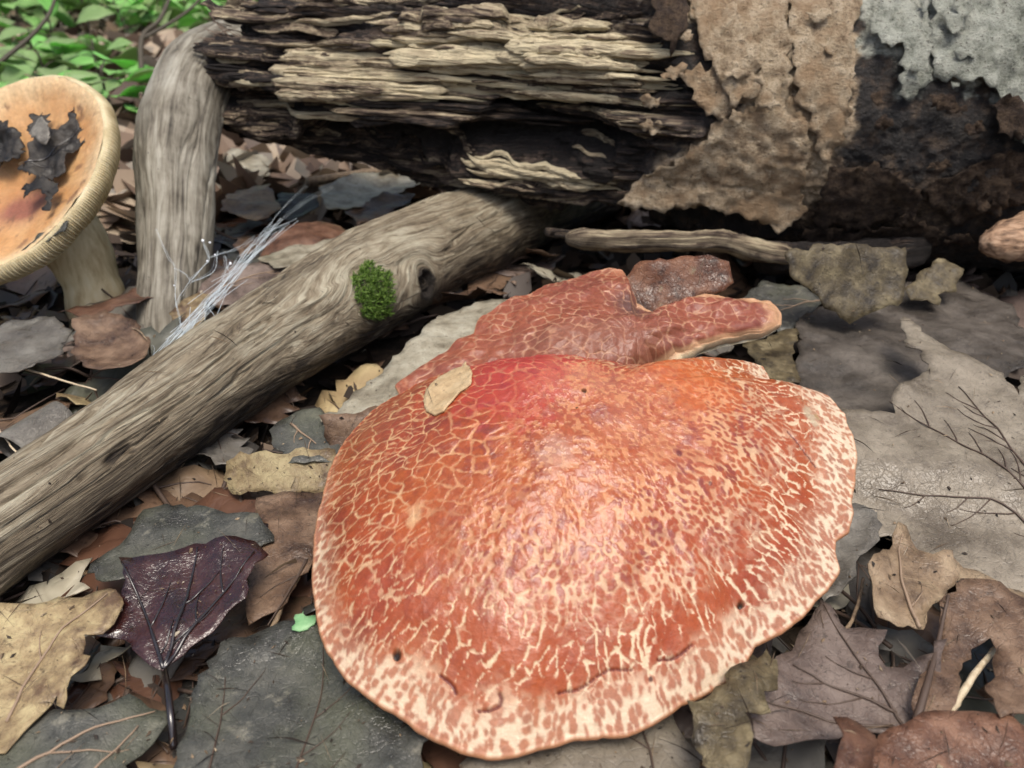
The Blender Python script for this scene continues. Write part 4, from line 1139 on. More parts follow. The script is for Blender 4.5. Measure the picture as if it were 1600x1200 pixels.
# -- to the one side of the big cap
hero('fallen_leaf', 'big taupe leaf with thin dark veins lying beside the pale lobed cap margin', 'leaf',
     [(1325, 788), (1300, 700), (1310, 640), (1400, 640), (1392, 630), (1405, 600), (1432, 585), (1446, 570), (1442, 550), (1412, 540), (1410, 495), (1440, 510), (1480, 540), (1530, 560), (1572, 575), (1595, 610), (1605, 560), (1700, 560), (1790, 760), (1760, 960), (1640, 935), (1590, 912), (1480, 855), (1470, 838), (1400, 800)],
     PZ(1450, 700, 2.3), flat(.05, .12), L_TAUPE, [[(1775, 870), (1600, 740), (1500, 680), (1390, 626)], [(1790, 920), (1600, 712), (1555, 650), (1500, 597)], [(1780, 900), (1600, 770), (1500, 752), (1380, 740)]], VEIN, amp=.42, freq=.22, curl=.12, seed=1, vr=.045,
     fold=lambda x, y: -.9 * smooth(-.8, -3.2, y + .30 * x))
hero('fallen_leaf', 'dusky grey-brown leaf lying flat just under the log beside the notched cap', 'leaf',
     [(1250, 640), (1243, 560), (1250, 500), (1300, 470), (1360, 440), (1420, 440), (1500, 430), (1580, 470), (1620, 560), (1520, 620), (1440, 600), (1400, 660), (1300, 680)],
     PZ(1380, 560, 1.7), flat(0, .05), L_DUSK, [], None, amp=.35, seed=2, curl=.1)
hero('fallen_leaf', 'pale mottled leaf with ragged black-spotted tip hanging from the underside of the log', 'leaf',
     [(1225, 395), (1300, 380), (1420, 385), (1418, 440), (1408, 470), (1380, 480), (1350, 492), (1328, 508), (1312, 496), (1290, 480), (1262, 452), (1238, 440)],
     PD(1330, 440, 33.6), (.05, -.85, .45), L_OLIVE, [], None, amp=.3, seed=3, curl=.15, rough=.4)
hero('fallen_leaf', 'small yellowish scrap of leaf caught under the log beside the hanging leaf', 'leaf',
     [(1412, 450), (1440, 425), (1465, 405), (1500, 420), (1495, 452), (1470, 460), (1468, 472), (1420, 470)], PD(1455, 440, 36.5), (.0, -.6, .7), L_OLIVE, amp=.2, seed=4, curl=.1)
hero('fallen_leaf', 'grey leaf with a pale straight midrib poking out behind the notched cap', 'leaf',
     [(1150, 470), (1190, 440), (1260, 445), (1290, 470), (1240, 520), (1215, 520), (1180, 480)], PZ(1220, 480, 2.2), flat(.05, .2), L_SLATE, [[(1290, 465), (1240, 478), (1205, 492)]], VEINP, amp=.2, seed=5)
hero('fallen_leaf', 'mossy green-stained leaf under the pale edge of the notched cap', 'leaf',
     [(1160, 540), (1215, 520), (1246, 515), (1240, 560), (1250, 600), (1210, 600), (1180, 575)], PZ(1210, 560, 1.9), flat(0, .1), L_OLIVE, [], None, amp=.25, seed=6)
hero('fallen_leaf', 'rusty wet leaf with small holes standing between notched cap and log', 'leaf',
     [(962, 470), (985, 425), (1030, 405), (1095, 400), (1130, 415), (1142, 440), (1120, 455), (1085, 475), (1062, 490), (1030, 510), (985, 500)], PD(1050, 450, 32.5), (-.1, -.8, .6), L_RUST, amp=.3, seed=7, curl=.2)
hero('fallen_leaf', 'toasted tan curled leaf with toothed edge beneath the big taupe leaf', 'leaf',
     [(1352, 880), (1372, 870), (1382, 850), (1400, 840), (1405, 812), (1422, 815), (1440, 850), (1460, 862), (1490, 862), (1498, 890), (1480, 935), (1450, 960), (1440, 985), (1412, 975), (1395, 985), (1370, 970), (1360, 930)],
     PZ(1420, 910, 1.9), flat(-.15, .35), L_TAN, [[(1432, 985), (1410, 900), (1415, 830)]], VEINP, amp=.45, freq=.5, curl=.25, seed=8, rough=.35)
hero('fallen_leaf', 'purplish-brown lobed leaf with branching dark veins below the lobed cap margin', 'leaf',
     [(1160, 1075), (1190, 1040), (1235, 1010), (1255, 980), (1285, 930), (1310, 955), (1325, 975), (1385, 988), (1372, 1010), (1385, 1040), (1410, 1045), (1450, 1020), (1470, 1000), (1465, 1060), (1445, 1100), (1440, 1132), (1415, 1142), (1360, 1130), (1300, 1150), (1210, 1165), (1150, 1150)],
     PZ(1310, 1060, 1.5), flat(0, .10), L_PURP, [[(1422, 1135), (1385, 1080), (1335, 1015), (1288, 942)], [(1405, 1105), (1340, 1075), (1290, 1060), (1240, 1035)], [(1400, 1125), (1310, 1120), (1250, 1105), (1180, 1095)]], VEIN, amp=.35, freq=.3, curl=.15, seed=9, rough=.35, vr=.04)
hero('fallen_leaf', 'dull brown leaf with a thick ribbed stalk resting on the purplish lobed leaf', 'leaf',
     [(1425, 1140), (1432, 1090), (1452, 1030), (1470, 985), (1482, 930), (1500, 905), (1560, 915), (1600, 935), (1660, 990), (1660, 1120), (1560, 1130), (1540, 1080), (1560, 1050), (1552, 990), (1520, 1000), (1500, 1060), (1480, 1110), (1450, 1130)],
     PZ(1530, 1040, 1.8), flat(.05, .12), L_BROWN, [[(1428, 1140), (1445, 1080), (1468, 1000), (1482, 930)]], VEIN, amp=.4, freq=.35, curl=.2, seed=10, rough=.4, vr=.10)
hero('fallen_leaf', 'pale crumbling leaf with scalloped edges just below the cap rim', 'leaf',
     [(1070, 1110), (1100, 1105), (1135, 1075), (1132, 1060), (1165, 1030), (1200, 1010), (1225, 1030), (1215, 1060), (1190, 1085), (1205, 1110), (1170, 1120), (1178, 1160), (1160, 1210), (1110, 1215), (1100, 1180), (1075, 1160)],
     PZ(1140, 1110, 1.9), flat(0, .15), L_OLIVE, [], None, amp=.35, freq=.6, curl=.3, seed=11, rough=.6, spacing=.22)
hero('fallen_leaf', 'smooth grey-tan leaf half hidden under the front of the big cap', 'leaf',
     [(770, 1160), (850, 1130), (960, 1090), (1040, 1090), (1062, 1140), (1085, 1190), (1080, 1290), (760, 1300), (720, 1200)], PZ(930, 1180, .7), flat(0, 0), L_TAUPE, [[(1015, 1300), (1020, 1200), (1000, 1140), (970, 1100)]], VEIN, amp=.25, seed=12, vr=.035)
hero('fallen_leaf', 'wet chestnut-red curled leaf at the foot of the purplish lobed leaf', 'leaf',
     [(1305, 1150), (1315, 1128), (1340, 1122), (1360, 1150), (1372, 1180), (1370, 1230), (1310, 1230), (1300, 1190)], PZ(1335, 1170, 2.0), flat(-.3, .1), L_CHEST, amp=.3, seed=13, curl=.4, bowl=-.3)
hero('fallen_leaf', 'glossy orange-brown leaf under the chestnut-red curled leaf', 'leaf',
     [(1360, 1160), (1420, 1130), (1500, 1120), (1570, 1115), (1620, 1150), (1640, 1260), (1350, 1270), (1345, 1200)], PZ(1480, 1180, 1.4), flat(.03, .1), L_CHEST, amp=.4, freq=.4, seed=14, curl=.2)
hero('fallen_leaf', 'grey-brown leaf tilted in the gap between cap margin and tan curled leaf', 'leaf',
     [(1300, 800), (1335, 795), (1372, 800), (1368, 840), (1345, 870), (1335, 905), (1320, 930), (1285, 945), (1270, 900)], PZ(1320, 860, 1.1), flat(.2, .1), L_GREY, amp=.3, seed=15, curl=.15)
hero('fallen_leaf', 'broad brown leaf partly buried beside the thick-ribbed leaf', 'leaf',
     [(1480, 860), (1560, 905), (1660, 950), (1690, 1100), (1600, 1060), (1545, 990), (1500, 950)], PZ(1580, 970, 1.2), flat(.05, .1), L_TAN, amp=.4, seed=16, curl=.15)

# -- the near side of the stick
hero('fallen_leaf', 'large slate-grey weathered leaf lying in front of the big cap', 'leaf',
     [(258, 1300), (275, 1190), (300, 1100), (318, 1030), (345, 1005), (400, 985), (440, 975), (520, 985), (600, 1040), (700, 1120), (650, 1180), (640, 1300)],
     PZ(440, 1100, 1.0), flat(0, .05), L_SLATE, [[(430, 1310), (470, 1180), (500, 1080), (505, 1000)], [(310, 1300), (340, 1150), (350, 1050)]], VEIN, amp=.30, freq=.3, seed=20, curl=.12, vr=.03)
hero('fallen_leaf', 'wine-dark wet lobed leaf gleaming between the stick and the big cap', 'leaf',
     [(255, 1048), (240, 1040), (215, 1030), (195, 1000), (130, 990), (190, 960), (200, 920), (190, 880), (230, 870), (290, 860), (340, 850), (400, 850), (418, 872), (400, 905), (385, 945), (350, 980), (300, 1015), (272, 1035)],
     PZ(290, 950, 1.5), flat(.0, .18), L_WINE, [[(256, 1046), (238, 990), (215, 930), (195, 890)], [(256, 1046), (300, 990), (350, 930), (400, 870)], [(256, 1046), (285, 960), (300, 900), (310, 860)]], VEINW, amp=.38, freq=.45, seed=21, curl=.25, rough=.3, vr=.055, fine=.09,
     parts=[('stalk', [PZ(256, 1044, 1.4), PZ(262, 1080, 1.6), PZ(267, 1120, 1.5), PZ(272, 1170, 1.0)], (.075, .095))])
hero('fallen_leaf', 'yellow-tan crinkled leaf with ragged lobes below the lower end of the stick', 'leaf',
     [(-40, 960), (20, 950), (90, 935), (165, 920), (192, 935), (188, 960), (160, 985), (128, 995), (140, 1030), (118, 1060), (98, 1105), (85, 1080), (60, 1110), (30, 1140), (8, 1175), (-40, 1180)],
     PZ(80, 1020, 1.5), flat(.0, .15), L_TANY, [[(5, 1120), (50, 1040), (110, 970), (170, 930)]], VEINP, amp=.45, freq=.5, seed=22, curl=.25, rough=.5, vr=.04)
hero('fallen_leaf', 'ribbed grey-blue leaf under the yellow-tan crinkled leaf', 'leaf',
     [(-60, 1150), (40, 1130), (130, 1110), (200, 1090), (268, 1098), (230, 1150), (200, 1190), (190, 1300), (-60, 1300)], PZ(100, 1160, .9), flat(0, .05), L_SLATE, [[(-40, 1250), (60, 1190), (150, 1140), (240, 1105)], [(60, 1290), (130, 1220), (215, 1130)]], VEINP, amp=.3, seed=23, fine=.12, vr=.05)
hero('fallen_leaf', 'grey-green smooth leaf tucked under the stick above the wine-dark leaf', 'leaf',
     [(130, 890), (180, 850), (225, 800), (260, 790), (330, 800), (400, 810), (430, 850), (380, 870), (310, 880), (240, 890), (180, 910)], PZ(290, 845, 1.1), flat(0, .12), L_SLATE, amp=.35, seed=24, curl=.15)
hero('fallen_leaf', 'straw-coloured folded leaf wedged between the stick and the big cap', 'leaf',
     [(340, 745), (352, 720), (390, 708), (430, 712), (475, 705), (525, 702), (540, 740), (510, 770), (450, 780), (400, 772), (365, 770)], PD(440, 742, 26.0), (.05, -.6, .75), L_TANY, amp=.35, freq=.5, seed=25, curl=.35, rough=.5)
hero('fallen_leaf', 'dark brown leaf standing upright against the far side of the big cap', 'leaf',
     [(498, 648), (540, 640), (600, 636), (620, 665), (560, 720), (525, 745), (520, 700)], PD(560, 690, 27.0), (.3, -.8, .5), L_BROWN, amp=.25, seed=26)
hero('fallen_leaf', 'pale grey leaf lying flat in the gap between stick and notched cap', 'leaf',
     [(560, 600), (620, 560), (690, 490), (760, 475), (800, 480), (760, 540), (700, 570), (640, 610), (580, 640), (500, 660)], PZ(680, 550, 2.0), flat(0, .05), L_PALE, amp=.3, seed=27, curl=.15)
hero('fallen_leaf', 'blue-grey leaf with a pale stalk under the straw-coloured folded leaf', 'leaf',
     [(420, 690), (450, 650), (500, 640), (530, 670), (530, 720), (450, 725)], PZ(480, 690, 1.4), flat(0, .1), L_SLATE, [[(455, 665), (495, 700)]], VEINP, amp=.2, seed=28)
hero('fallen_leaf', 'brown papery leaf below the straw-coloured folded leaf near the cap edge', 'leaf',
     [(400, 780), (470, 770), (515, 775), (505, 850), (480, 900), (440, 960), (400, 980), (380, 900), (420, 850)], PZ(450, 870, .8), flat(0, .08), L_BROWN, [[(480, 880), (450, 940), (420, 985)]], VEIN, amp=.35, seed=29, curl=.1)
hero('leaf_scrap', 'tiny pale green leaf scrap lying beside the rim of the big cap', 'leaf', [(457, 975), (462, 962), (475, 954), (478, 962), (492, 962), (491, 975), (480, 986), (466, 988), (458, 984)], PZ(475, 972, 1.3), flat(.1, .2), PGREEN, holes=0, amp=.08, seed=30, spacing=.09, thick=.03)

# -- beyond the stick, at the foot of the funnel mushroom
hero('fallen_leaf', 'long brown leaf lying across the foot of the bent grey root', 'leaf', [(90, 490), (150, 475), (220, 445), (262, 440), (250, 465), (200, 480), (140, 500)], PZ(180, 470, 1.4), flat(0, .1), L_CHEST, amp=.2, seed=40, curl=.1)
hero('fallen_leaf', 'grey leaf with a rolled edge in the litter before the funnel mushroom', 'leaf', [(-40, 540), (10, 510), (70, 500), (110, 520), (100, 560), (60, 590), (0, 600), (-40, 590)], PZ(40, 550, 1.6), flat(.05, .1), L_GREY, amp=.4, seed=41, curl=.3)
hero('fallen_leaf', 'cup-shaped blackish-brown leaf in the litter between stick and bent root', 'leaf', [(120, 520), (170, 505), (215, 515), (240, 545), (232, 580), (190, 600), (140, 592), (118, 560)], PZ(180, 552, 1.6), flat(0, .15), L_BROWN, amp=.3, seed=42, curl=.2, bowl=.5)
hero('fallen_leaf', 'pinkish-brown leaf under the spider web behind the stick', 'leaf', [(300, 470), (330, 430), (390, 412), (450, 405), (480, 420), (420, 460), (370, 475)], PZ(390, 440, 2.3), flat(0, .15), L_PURP, [[(310, 465), (390, 432), (470, 410)]], VEINP, amp=.2, seed=43)
hero('fallen_leaf', 'yellowish curled leaf caught beneath the strands of the spider web', 'leaf', [(262, 490), (290, 468), (318, 458), (330, 470), (322, 500), (300, 520), (275, 512)], PZ(300, 492, 2.2), flat(.1, .3), L_TANY, amp=.35, freq=.7, seed=44, curl=.3)
hero('fallen_leaf', 'pale leaf lying flat behind the knot of the stick', 'leaf', [(400, 405), (450, 385), (520, 375), (560, 360), (500, 410), (430, 420)], PZ(480, 393, 2.6), flat(0, .05), L_PALE, amp=.2, seed=45)
hero('fallen_leaf', 'rolled brown leaf tube between the spider web and the log', 'leaf', [(400, 390), (420, 362), (470, 345), (530, 335), (545, 352), (500, 378), (440, 400)], PZ(470, 368, 3.2), flat(0, .3), L_CHEST, amp=.2, seed=46, curl=.2, bowl=-.7)
hero('fallen_leaf', 'greenish-white leaf lit up under the broken end of the log', 'leaf', [(345, 260), (360, 232), (400, 240), (430, 250), (420, 280), (370, 290)], PZ(385, 262, 2.0), flat(0, .2), L_PALE, amp=.5, seed=47)
for i, (q, mt, lb) in enumerate([([(500, 300), (580, 268), (680, 262), (650, 290), (560, 330), (510, 330)], L_PALE, 'pale silvery leaf in the litter seen under the middle of the log'),
                                ([(540, 330), (600, 300), (650, 300), (600, 335), (560, 350)], L_BROWN, 'brown leaf with fine ribs beside the silvery leaf under the log'),
                                ([(345, 330), (370, 300), (420, 290), (440, 320), (400, 345)], L_TAN, 'tan leaf with curled point behind the bent root'),
                                ([(420, 330), (440, 300), (490, 300), (500, 330), (450, 345)], L_DARK, 'blackish leaf behind the spider web')]):
    hero('fallen_leaf', lb, 'leaf', q, PZ(q[0][0] + 40, q[0][1], 2.4 - i * .2), flat(.03 * i, .12), mt, amp=.5, freq=.3, seed=50 + i, curl=.3)
# curled leaf seen end-on: a loop
u = np.linspace(-2.5, 2.4, 40); w = np.linspace(-1, 1, 12)
cc = PZ(57, 682, 1.9); ax = unit(np.array([.45, .85, .12])); sx_ = unit(np.cross(ax, [0, 0, 1])); up_ = np.cross(sx_, ax)
U, W = np.meshgrid(u, w, indexing='ij'); rr = .95 + .10 * np.sin(U * 2) + .18 * (U / 2.5)
VV = cc + (rr * np.sin(U))[..., None] * sx_ + (rr * np.cos(U) * .82)[..., None] * up_ + (W * 1.1 * (1 - .25 * np.abs(U) / 2.5))[..., None] * ax
nn = (np.sin(U))[..., None] * sx_ + (np.cos(U))[..., None] * up_
V2 = VV - nn * .04
ff = [tuple(f) for f in grid_faces(40, 12).tolist()]
V, Fc = shell(VV.reshape(-1, 3), ff, nn.reshape(-1, 3), .04)
tag(part('curled_leaf', V, Fc, None, L_GREY), 'grey leaf rolled into an open loop against the lower end of the stick', 'leaf')

# -- bits lying on the mushrooms
capo, hcap = BIG
def on_cap(px, py):
    W0 = capo.V[:capo.nr].reshape(-1, 3)
    sx, sy = project(W0)
    return W0[np.argmin((sx - px) ** 2 + (sy - py) ** 2)]
ov_px = [(662, 628), (666, 610), (685, 592), (705, 581), (728, 578), (738, 585), (736, 602), (720, 614), (706, 630), (694, 645), (680, 651), (666, 645)]
q_ = np.array([on_cap(*p) - capo.C for p in ov_px]); ov2 = np.stack([q_ @ capo.ex, q_ @ capo.ey], -1)
vv, ff, ed = sheet_from(ov2, .07, 60, .01)
cxy = np.stack([capo.x.ravel(), capo.y.ravel()], -1); chh = hcap.ravel()
near = np.nonzero(np.hypot(*(cxy - ov2.mean(0)).T) < 1.6)[0]
hh = np.array([chh[near[np.argmin(((cxy[near] - p) ** 2).sum(1))]] for p in vv])
top = capo.C + vv[:, :1] * capo.ex + vv[:, 1:] * capo.ey + (hh + .075 + .02 * fbm(vv[:, 0] * 2, vv[:, 1] * 2, seed=60))[:, None] * capo.n
V, Fc = shell(top, ff, capo.n, .06)
tag(part('leaf_scrap', V, Fc, None, L_OVAL), 'oval pale tan leaf scrap stuck on the red crown of the big cap', 'leaf')
bowl_p = fc - fn * .75
hero('leaf_scrap', 'blackish ragged leaf lying in the bowl of the funnel mushroom', 'leaf', [(38, 250), (52, 225), (60, 185), (72, 178), (82, 200), (96, 205), (108, 200), (117, 174), (126, 192), (136, 222), (122, 240), (108, 250), (106, 272), (84, 284), (50, 278), (30, 262)],
     bowl_p + fn * .4, fn + np.array([.1, 0, 0]), L_DARK, [[(40, 262), (80, 240), (128, 200)]], VEINW, amp=.5, freq=.9, seed=61, curl=.35, spacing=.13, rough=1.3, fine=.16)
hero('leaf_scrap', 'mottled pale leaf fragment sticking up behind the ragged leaf in the mushroom bowl', 'leaf', [(48, 215), (54, 190), (64, 184), (76, 196), (82, 215), (70, 228)], bowl_p + fn * .75, fn + np.array([0, -.3, 0]), L_GREY, amp=.3, freq=.9, seed=64, curl=.2, spacing=.13, rough=1.2)
hero('leaf_scrap', 'thin black leaf shred trailing below the ragged leaf in the mushroom bowl', 'leaf', [(60, 278), (82, 280), (92, 300), (84, 332), (76, 336), (78, 305), (64, 300), (42, 312), (40, 290)], bowl_p + fn * .3, fn, L_DARK, amp=.2, freq=.9, seed=65, curl=.2, spacing=.13, rough=1.2)
hero('leaf_scrap', 'dark crumpled leaf bit beside the ragged leaf in the mushroom bowl', 'leaf', [(-40, 200), (0, 192), (20, 200), (34, 215), (32, 238), (10, 255), (-20, 262), (-40, 250)], bowl_p + fn * .4, fn, L_DARK, amp=.5, freq=.9, seed=62, curl=.35, spacing=.13, rough=1.3, fine=.16)
hero('leaf_scrap', 'narrow grey sliver of leaf near the rim of the funnel mushroom', 'leaf', [(34, 392), (60, 366), (88, 350), (107, 345), (100, 358), (70, 378), (46, 392)], fc - fn * .10, fn, L_SLATE, amp=.03, seed=63, spacing=.15)

# ---------------------------------------------------------------- twigs
m = Mat('twig_bark'); v = m.obj(); TWIG = m.bsdf(m.ramp(m.noise(v, 4, 5, .6), [(.3, (.07, .045, .03)), (.6, (.22, .16, .10)), (.8, (.36, .29, .20))]), .7, m.bump(m.noise(v, 8, 4, .6), .5, .05), .4)
m = Mat('pale_twig'); v = m.obj(); TWIGP = m.bsdf(m.ramp(m.noise(v, 5, 4, .6), [(.3, (.36, .28, .18)), (.7, (.58, .50, .36))]), .6, None, .4)
def twig(label, pts, r0, r1, mat, name='twig', seed=0):
    P = catmull(np.array(pts), 26); t = np.linspace(0, 1, 26)
    P = P + .04 * np.stack([fbm(t * 6, t * 0 + k, seed=seed) for k in range(3)], -1)
    V, Fc = tube(P, np.linspace(r0, r1, 26) * (1 + .15 * fbm(t * 10, t * 0, seed=seed + 1)), 8)
    return tag(part(name, V, Fc, None, mat), label, 'twig')
twig('straight pale twig lying across the dark gap beside the thick-ribbed leaf', [PZ(1556, 1012, 1.9), PZ(1530, 1045, 1.95), PZ(1503, 1085, 1.9), PZ(1484, 1112, 1.7)], .07, .085, TWIGP, seed=1)
twig('thin tan twig lying on the grey leaf before the funnel mushroom', [PZ(-20, 560, 2.1), PZ(35, 575, 2.1), PZ(90, 592, 2.0), PZ(150, 610, 1.8)], .05, .035, TWIGP, seed=2)
twig('hair-thin tan stem leaning along the upper side of the stick', [PZ(90, 690, 2.6), PZ(150, 650, 3.2), PZ(200, 612, 3.4), PZ(235, 585, 3.2)], .045, .035, TWIGP, seed=3)
twig('thin straw crossing the open loop of the rolled leaf', [PZ(-5, 665, 2.5), PZ(20, 700, 2.2), PZ(48, 728, 1.8)], .035, .03, TWIGP, seed=4)
twig('curved reddish tendril arching up beside the spider web', [PZ(236, 555, 1.6), PZ(232, 535, 2.4), PZ(220, 520, 2.7), PZ(200, 511, 2.6)], .04, .03, TWIG, seed=5)
twig('short forked tan twig under the stick above the grey-green leaf', [PZ(250, 792, 1.8), PZ(268, 806, 1.6), PZ(295, 805, 1.6), PZ(325, 798, 1.6)], .10, .05, TWIGP, seed=6)
twig('brown leaf stalk crossing the papery leaf near the cap edge', [PZ(472, 890, 1.5), PZ(450, 930, 1.4), PZ(425, 980, 1.3)], .05, .07, TWIG, seed=7)
twig('dark thin twig beside the tan curled leaf', [PZ(1310, 1000, 1.6), PZ(1335, 960, 1.8), PZ(1350, 905, 1.7)], .05, .04, TWIG, seed=8)
twig('grey broken twig lying on the litter under the log', [PZ(480, 285, 3.0), PZ(540, 275, 3.0), PZ(600, 268, 3.0), PZ(690, 262, 3.2)], .35, .28, TWIG, seed=9)

# ---------------------------------------------------------------- spider web
m = Mat('spider_silk'); WEB = m.bsdf((.70, .78, .82), .4, None, .5, alpha=.5)
web = thing('spider_web', np.append(PZ(230, 590, 2.4)[:2], 2), 'white spider silk stretched between the bent root and the stick', 'spider web')
rs = random.Random(21)
def strand(pts, r, wob=.05, name='strand'):
    P = catmull(np.array(pts), 22); t = np.linspace(0, 1, 22)
    sd = rs.randrange(9999)
    P = P + wob * np.stack([fbm(t * 3, t * 0 + k * 5, seed=sd) for k in range(3)], -1) * (np.minimum(t, 1 - t) * 4).clip(0, 1)[:, None]
    V, Fc = tube(P, r * (1 + .5 * fbm(t * 8, t * 0, seed=sd + 1)), 5)
    part(name, V, Fc, web, WEB)
W = lambda px, py, d: PD(px, py, d)
main = [(428, 352, 38), (395, 390, 36), (350, 450, 33.5), (305, 495, 31.5), (270, 535, 30), (235, 575, 28.5), (205, 603, 27.5), (170, 640, 26.5), (128, 672, 25.5)]
for i in range(16):
    j = rs.uniform(-1, 1); k0 = rs.choice([0, 0, 1, 2, 3]); k1 = rs.choice([7, 8, 8, 9])
    strand([W(x + j * 7 * math.sin((q + 1) / 9 * math.pi) + rs.uniform(-2, 2), y + j * 5 + rs.uniform(-2, 2), d) for q, (x, y, d) in list(enumerate(main))[k0:k1]], rs.uniform(.003, .009), .16)
for pts, r in [([(244, 360, 39), (262, 400, 36), (272, 420, 34), (276, 465, 32), (281, 500, 31), (284, 515, 30.8)], .03), ([(272, 418, 34.5), (290, 432, 34), (297, 437, 34)], .025), ([(297, 437, 34), (315, 420, 35), (325, 402, 37), (318, 378, 39)], .05),
               ([(297, 437, 34), (280, 465, 32.5), (275, 480, 32)], .03), ([(325, 402, 36), (350, 396, 36), (372, 388, 36.5), (400, 370, 38)], .06), ([(360, 410, 35.5), (350, 430, 35), (338, 462, 33)], .04), ([(340, 395, 37), (330, 425, 35), (300, 440, 34)], .04),
               ([(420, 360, 38), (470, 320, 41), (520, 290, 45)], .025), ([(400, 385, 36.5), (440, 330, 40), (480, 290, 44)], .02), ([(370, 400, 36), (410, 372, 37), (450, 350, 39)], .03), ([(352, 400, 36), (356, 420, 35), (372, 405, 36)], .04), ([(232, 575, 28.5), (240, 550, 29), (238, 540, 29)], .02)]:
    for q in range(3): strand([W(p[0] + rs.uniform(-3, 3), p[1] + rs.uniform(-3, 3), p[2]) for p in pts], r * rs.uniform(.08, .22), .08)
for i in range(34):
    a, b = rs.sample(main[:6], 2)
    strand([W(a[0] + rs.uniform(-20, 40), a[1] + rs.uniform(-20, 10), a[2]), W((a[0] + b[0]) / 2 + rs.uniform(-6, 6), (a[1] + b[1]) / 2 + rs.uniform(-6, 6), (a[2] + b[2]) / 2), W(b[0] + rs.uniform(-5, 20), b[1] + rs.uniform(-10, 5), b[2])], .009, .05)
m = Mat('dew'); DEW = m.bsdf((.9, .95, 1.0), .05, None, .8)
for (px, py, d, r) in [(317, 376, 38.8, .07), (328, 379, 38.5, .05), (324, 408, 36.8, .05), (360, 412, 35.5, .06), (336, 398, 36.5, .04), (272, 446, 33, .03)]:
    c0 = W(px, py, d); a = np.linspace(0, math.pi, 7)[:, None]; b = np.linspace(0, 2 * math.pi, 10, endpoint=False)[None]
    VV = c0 + r * np.stack([np.sin(a) * np.cos(b), np.sin(a) * np.sin(b), np.cos(a) + 0 * b], -1)
    part('dew_drop', VV.reshape(-1, 3), grid_faces(7, 10, wrap_v=True, flip=True), web, DEW)

# ---------------------------------------------------------------- the litter: individual leaves
def mirror(half): return half + [(-x, y) for x, y in half[::-1] if abs(x) > 1e-6]
SH = {}
SH['maple'] = ([(0, 0), (.18, -.05), (.40, -.12), (.36, .02), (.48, .10), (.34, .17), (.52, .30), (.50, .38), (.74, .52), (.56, .54), (.60, .66), (.42, .60), (.28, .52), (.22, .56), (.30, .74), (.18, .76), (.16, .88), (0, 1.08)], [(0, 1.0), (.62, .5), (.34, -.06)])
SH['oak'] = ([(0, 0), (.08, .06), (.20, .14), (.10, .22), (.28, .34), (.14, .42), (.34, .56), (.17, .64), (.30, .78), (.14, .84), (.12, .94), (0, 1.0)], [(0, .95), (.2, .33), (.25, .55)])
ov = [(0, 0)] + [(.36 * math.sin(math.pi * t ** .85) * (1.06 if i % 2 else .97), t) for i, t in enumerate(np.linspace(.06, .94, 15))] + [(0, 1.02)]
SH['oval'] = (ov, [(0, .98), (.27, .45), (.30, .62), (.22, .28)])
SH['scrap'] = ([(0, 0), (.22, .05), (.30, .22), (.20, .40), (.34, .55), (.12, .70), (0, .62)], [(0, .55)])
def filler_mesh(kind, seed):
    rg = random.Random(seed)
    half, vn = SH[kind]
    pts = np.array(mirror(half)) - [0, .48]
    pts = pts + np.array([[rg.uniform(-.03, .03), rg.uniform(-.03, .03)] for _ in pts])
    vv, ff, ed = sheet_from(pts, .075, seed, .012)
    x, y = vv[:, 0], vv[:, 1]
    curl = rg.uniform(-.4, .5); cup = rg.uniform(-.4, .45); tw = rg.uniform(-.4, .4)
    def dz(x, y): return .10 * fbm(x * 2.2 + seed, y * 2.2, seed=seed, oct=3) + .028 * fbm(x * 8, y * 8, seed=seed + 3, oct=2) + curl * .35 * x * x + cup * .22 * y * y + tw * .3 * x * y + .03 * np.abs(x)
    top = np.stack([x, y, dz(x, y)], -1)
    top[:, 2] += .10 * np.exp(-ed / .07) * fbm(x * 3, y * 3, seed=seed + 5)
    V, Fc = shell(top, ff, [0, 0, 1], .007)
    mi = [0] * len(Fc)
    ps = [(V, Fc)]
    for (ex_, ey_) in vn:
        for sg in ((1, -1) if abs(ex_) > .01 else (1,)):
            st = np.array([0, .0 - .48]) if kind == 'maple' else np.array([0, max(0, ey_ - .28) - .48])
            if abs(ex_) < .01: st = np.array([0, -.48])
            L = np.array([lerp(st, np.array([ex_ * sg, ey_ - .48]), t) for t in np.linspace(0, 1, 8)])
            P = np.stack([L[:, 0], L[:, 1], dz(L[:, 0], L[:, 1]) + .001], -1)
            v_, f_ = tube(P, np.linspace(.010, .003, 8), 5); ps.append((v_, f_)); mi += [1] * len(f_)
    if kind != 'scrap':
        P = catmull(np.array([(0, -.47, float(dz(np.array([0.]), np.array([-.47]))[0])), (.02, -.62, .03), (.06, -.80, rg.uniform(-.05, .12))]), 8)
        v_, f_ = tube(P, .013, 5); ps.append((v_, f_)); mi += [1] * len(f_)
    V, Fc = join(ps)
    me = mesh_np('fallen_leaf', V * 100 * CM * 1.0 / CM * .01, Fc, None, [L_BROWN, VEIN], True, mi)
    return me
variants = {k: [filler_mesh(k, 70 + 13 * i + 101 * j) for i in range(4)] for j, k in enumerate(SH)}
PAL = [('grey-brown', L_GREY, 5), ('brown', L_BROWN, 5), ('tan', L_TAN, 2), ('chestnut', L_CHEST, 2), ('blackish', L_DARK, 4), ('slate-grey', L_SLATE, 3), ('pale', L_PALE, 2), ('purple-brown', L_PURP, 4), ('yellowish', L_TANY, 2)]
KW = {'maple': 'lobed leaf', 'oak': 'wavy-edged leaf', 'oval': 'oval leaf', 'scrap': 'torn leaf piece'}
rs = random.Random(77)
made = 0; tries = 0
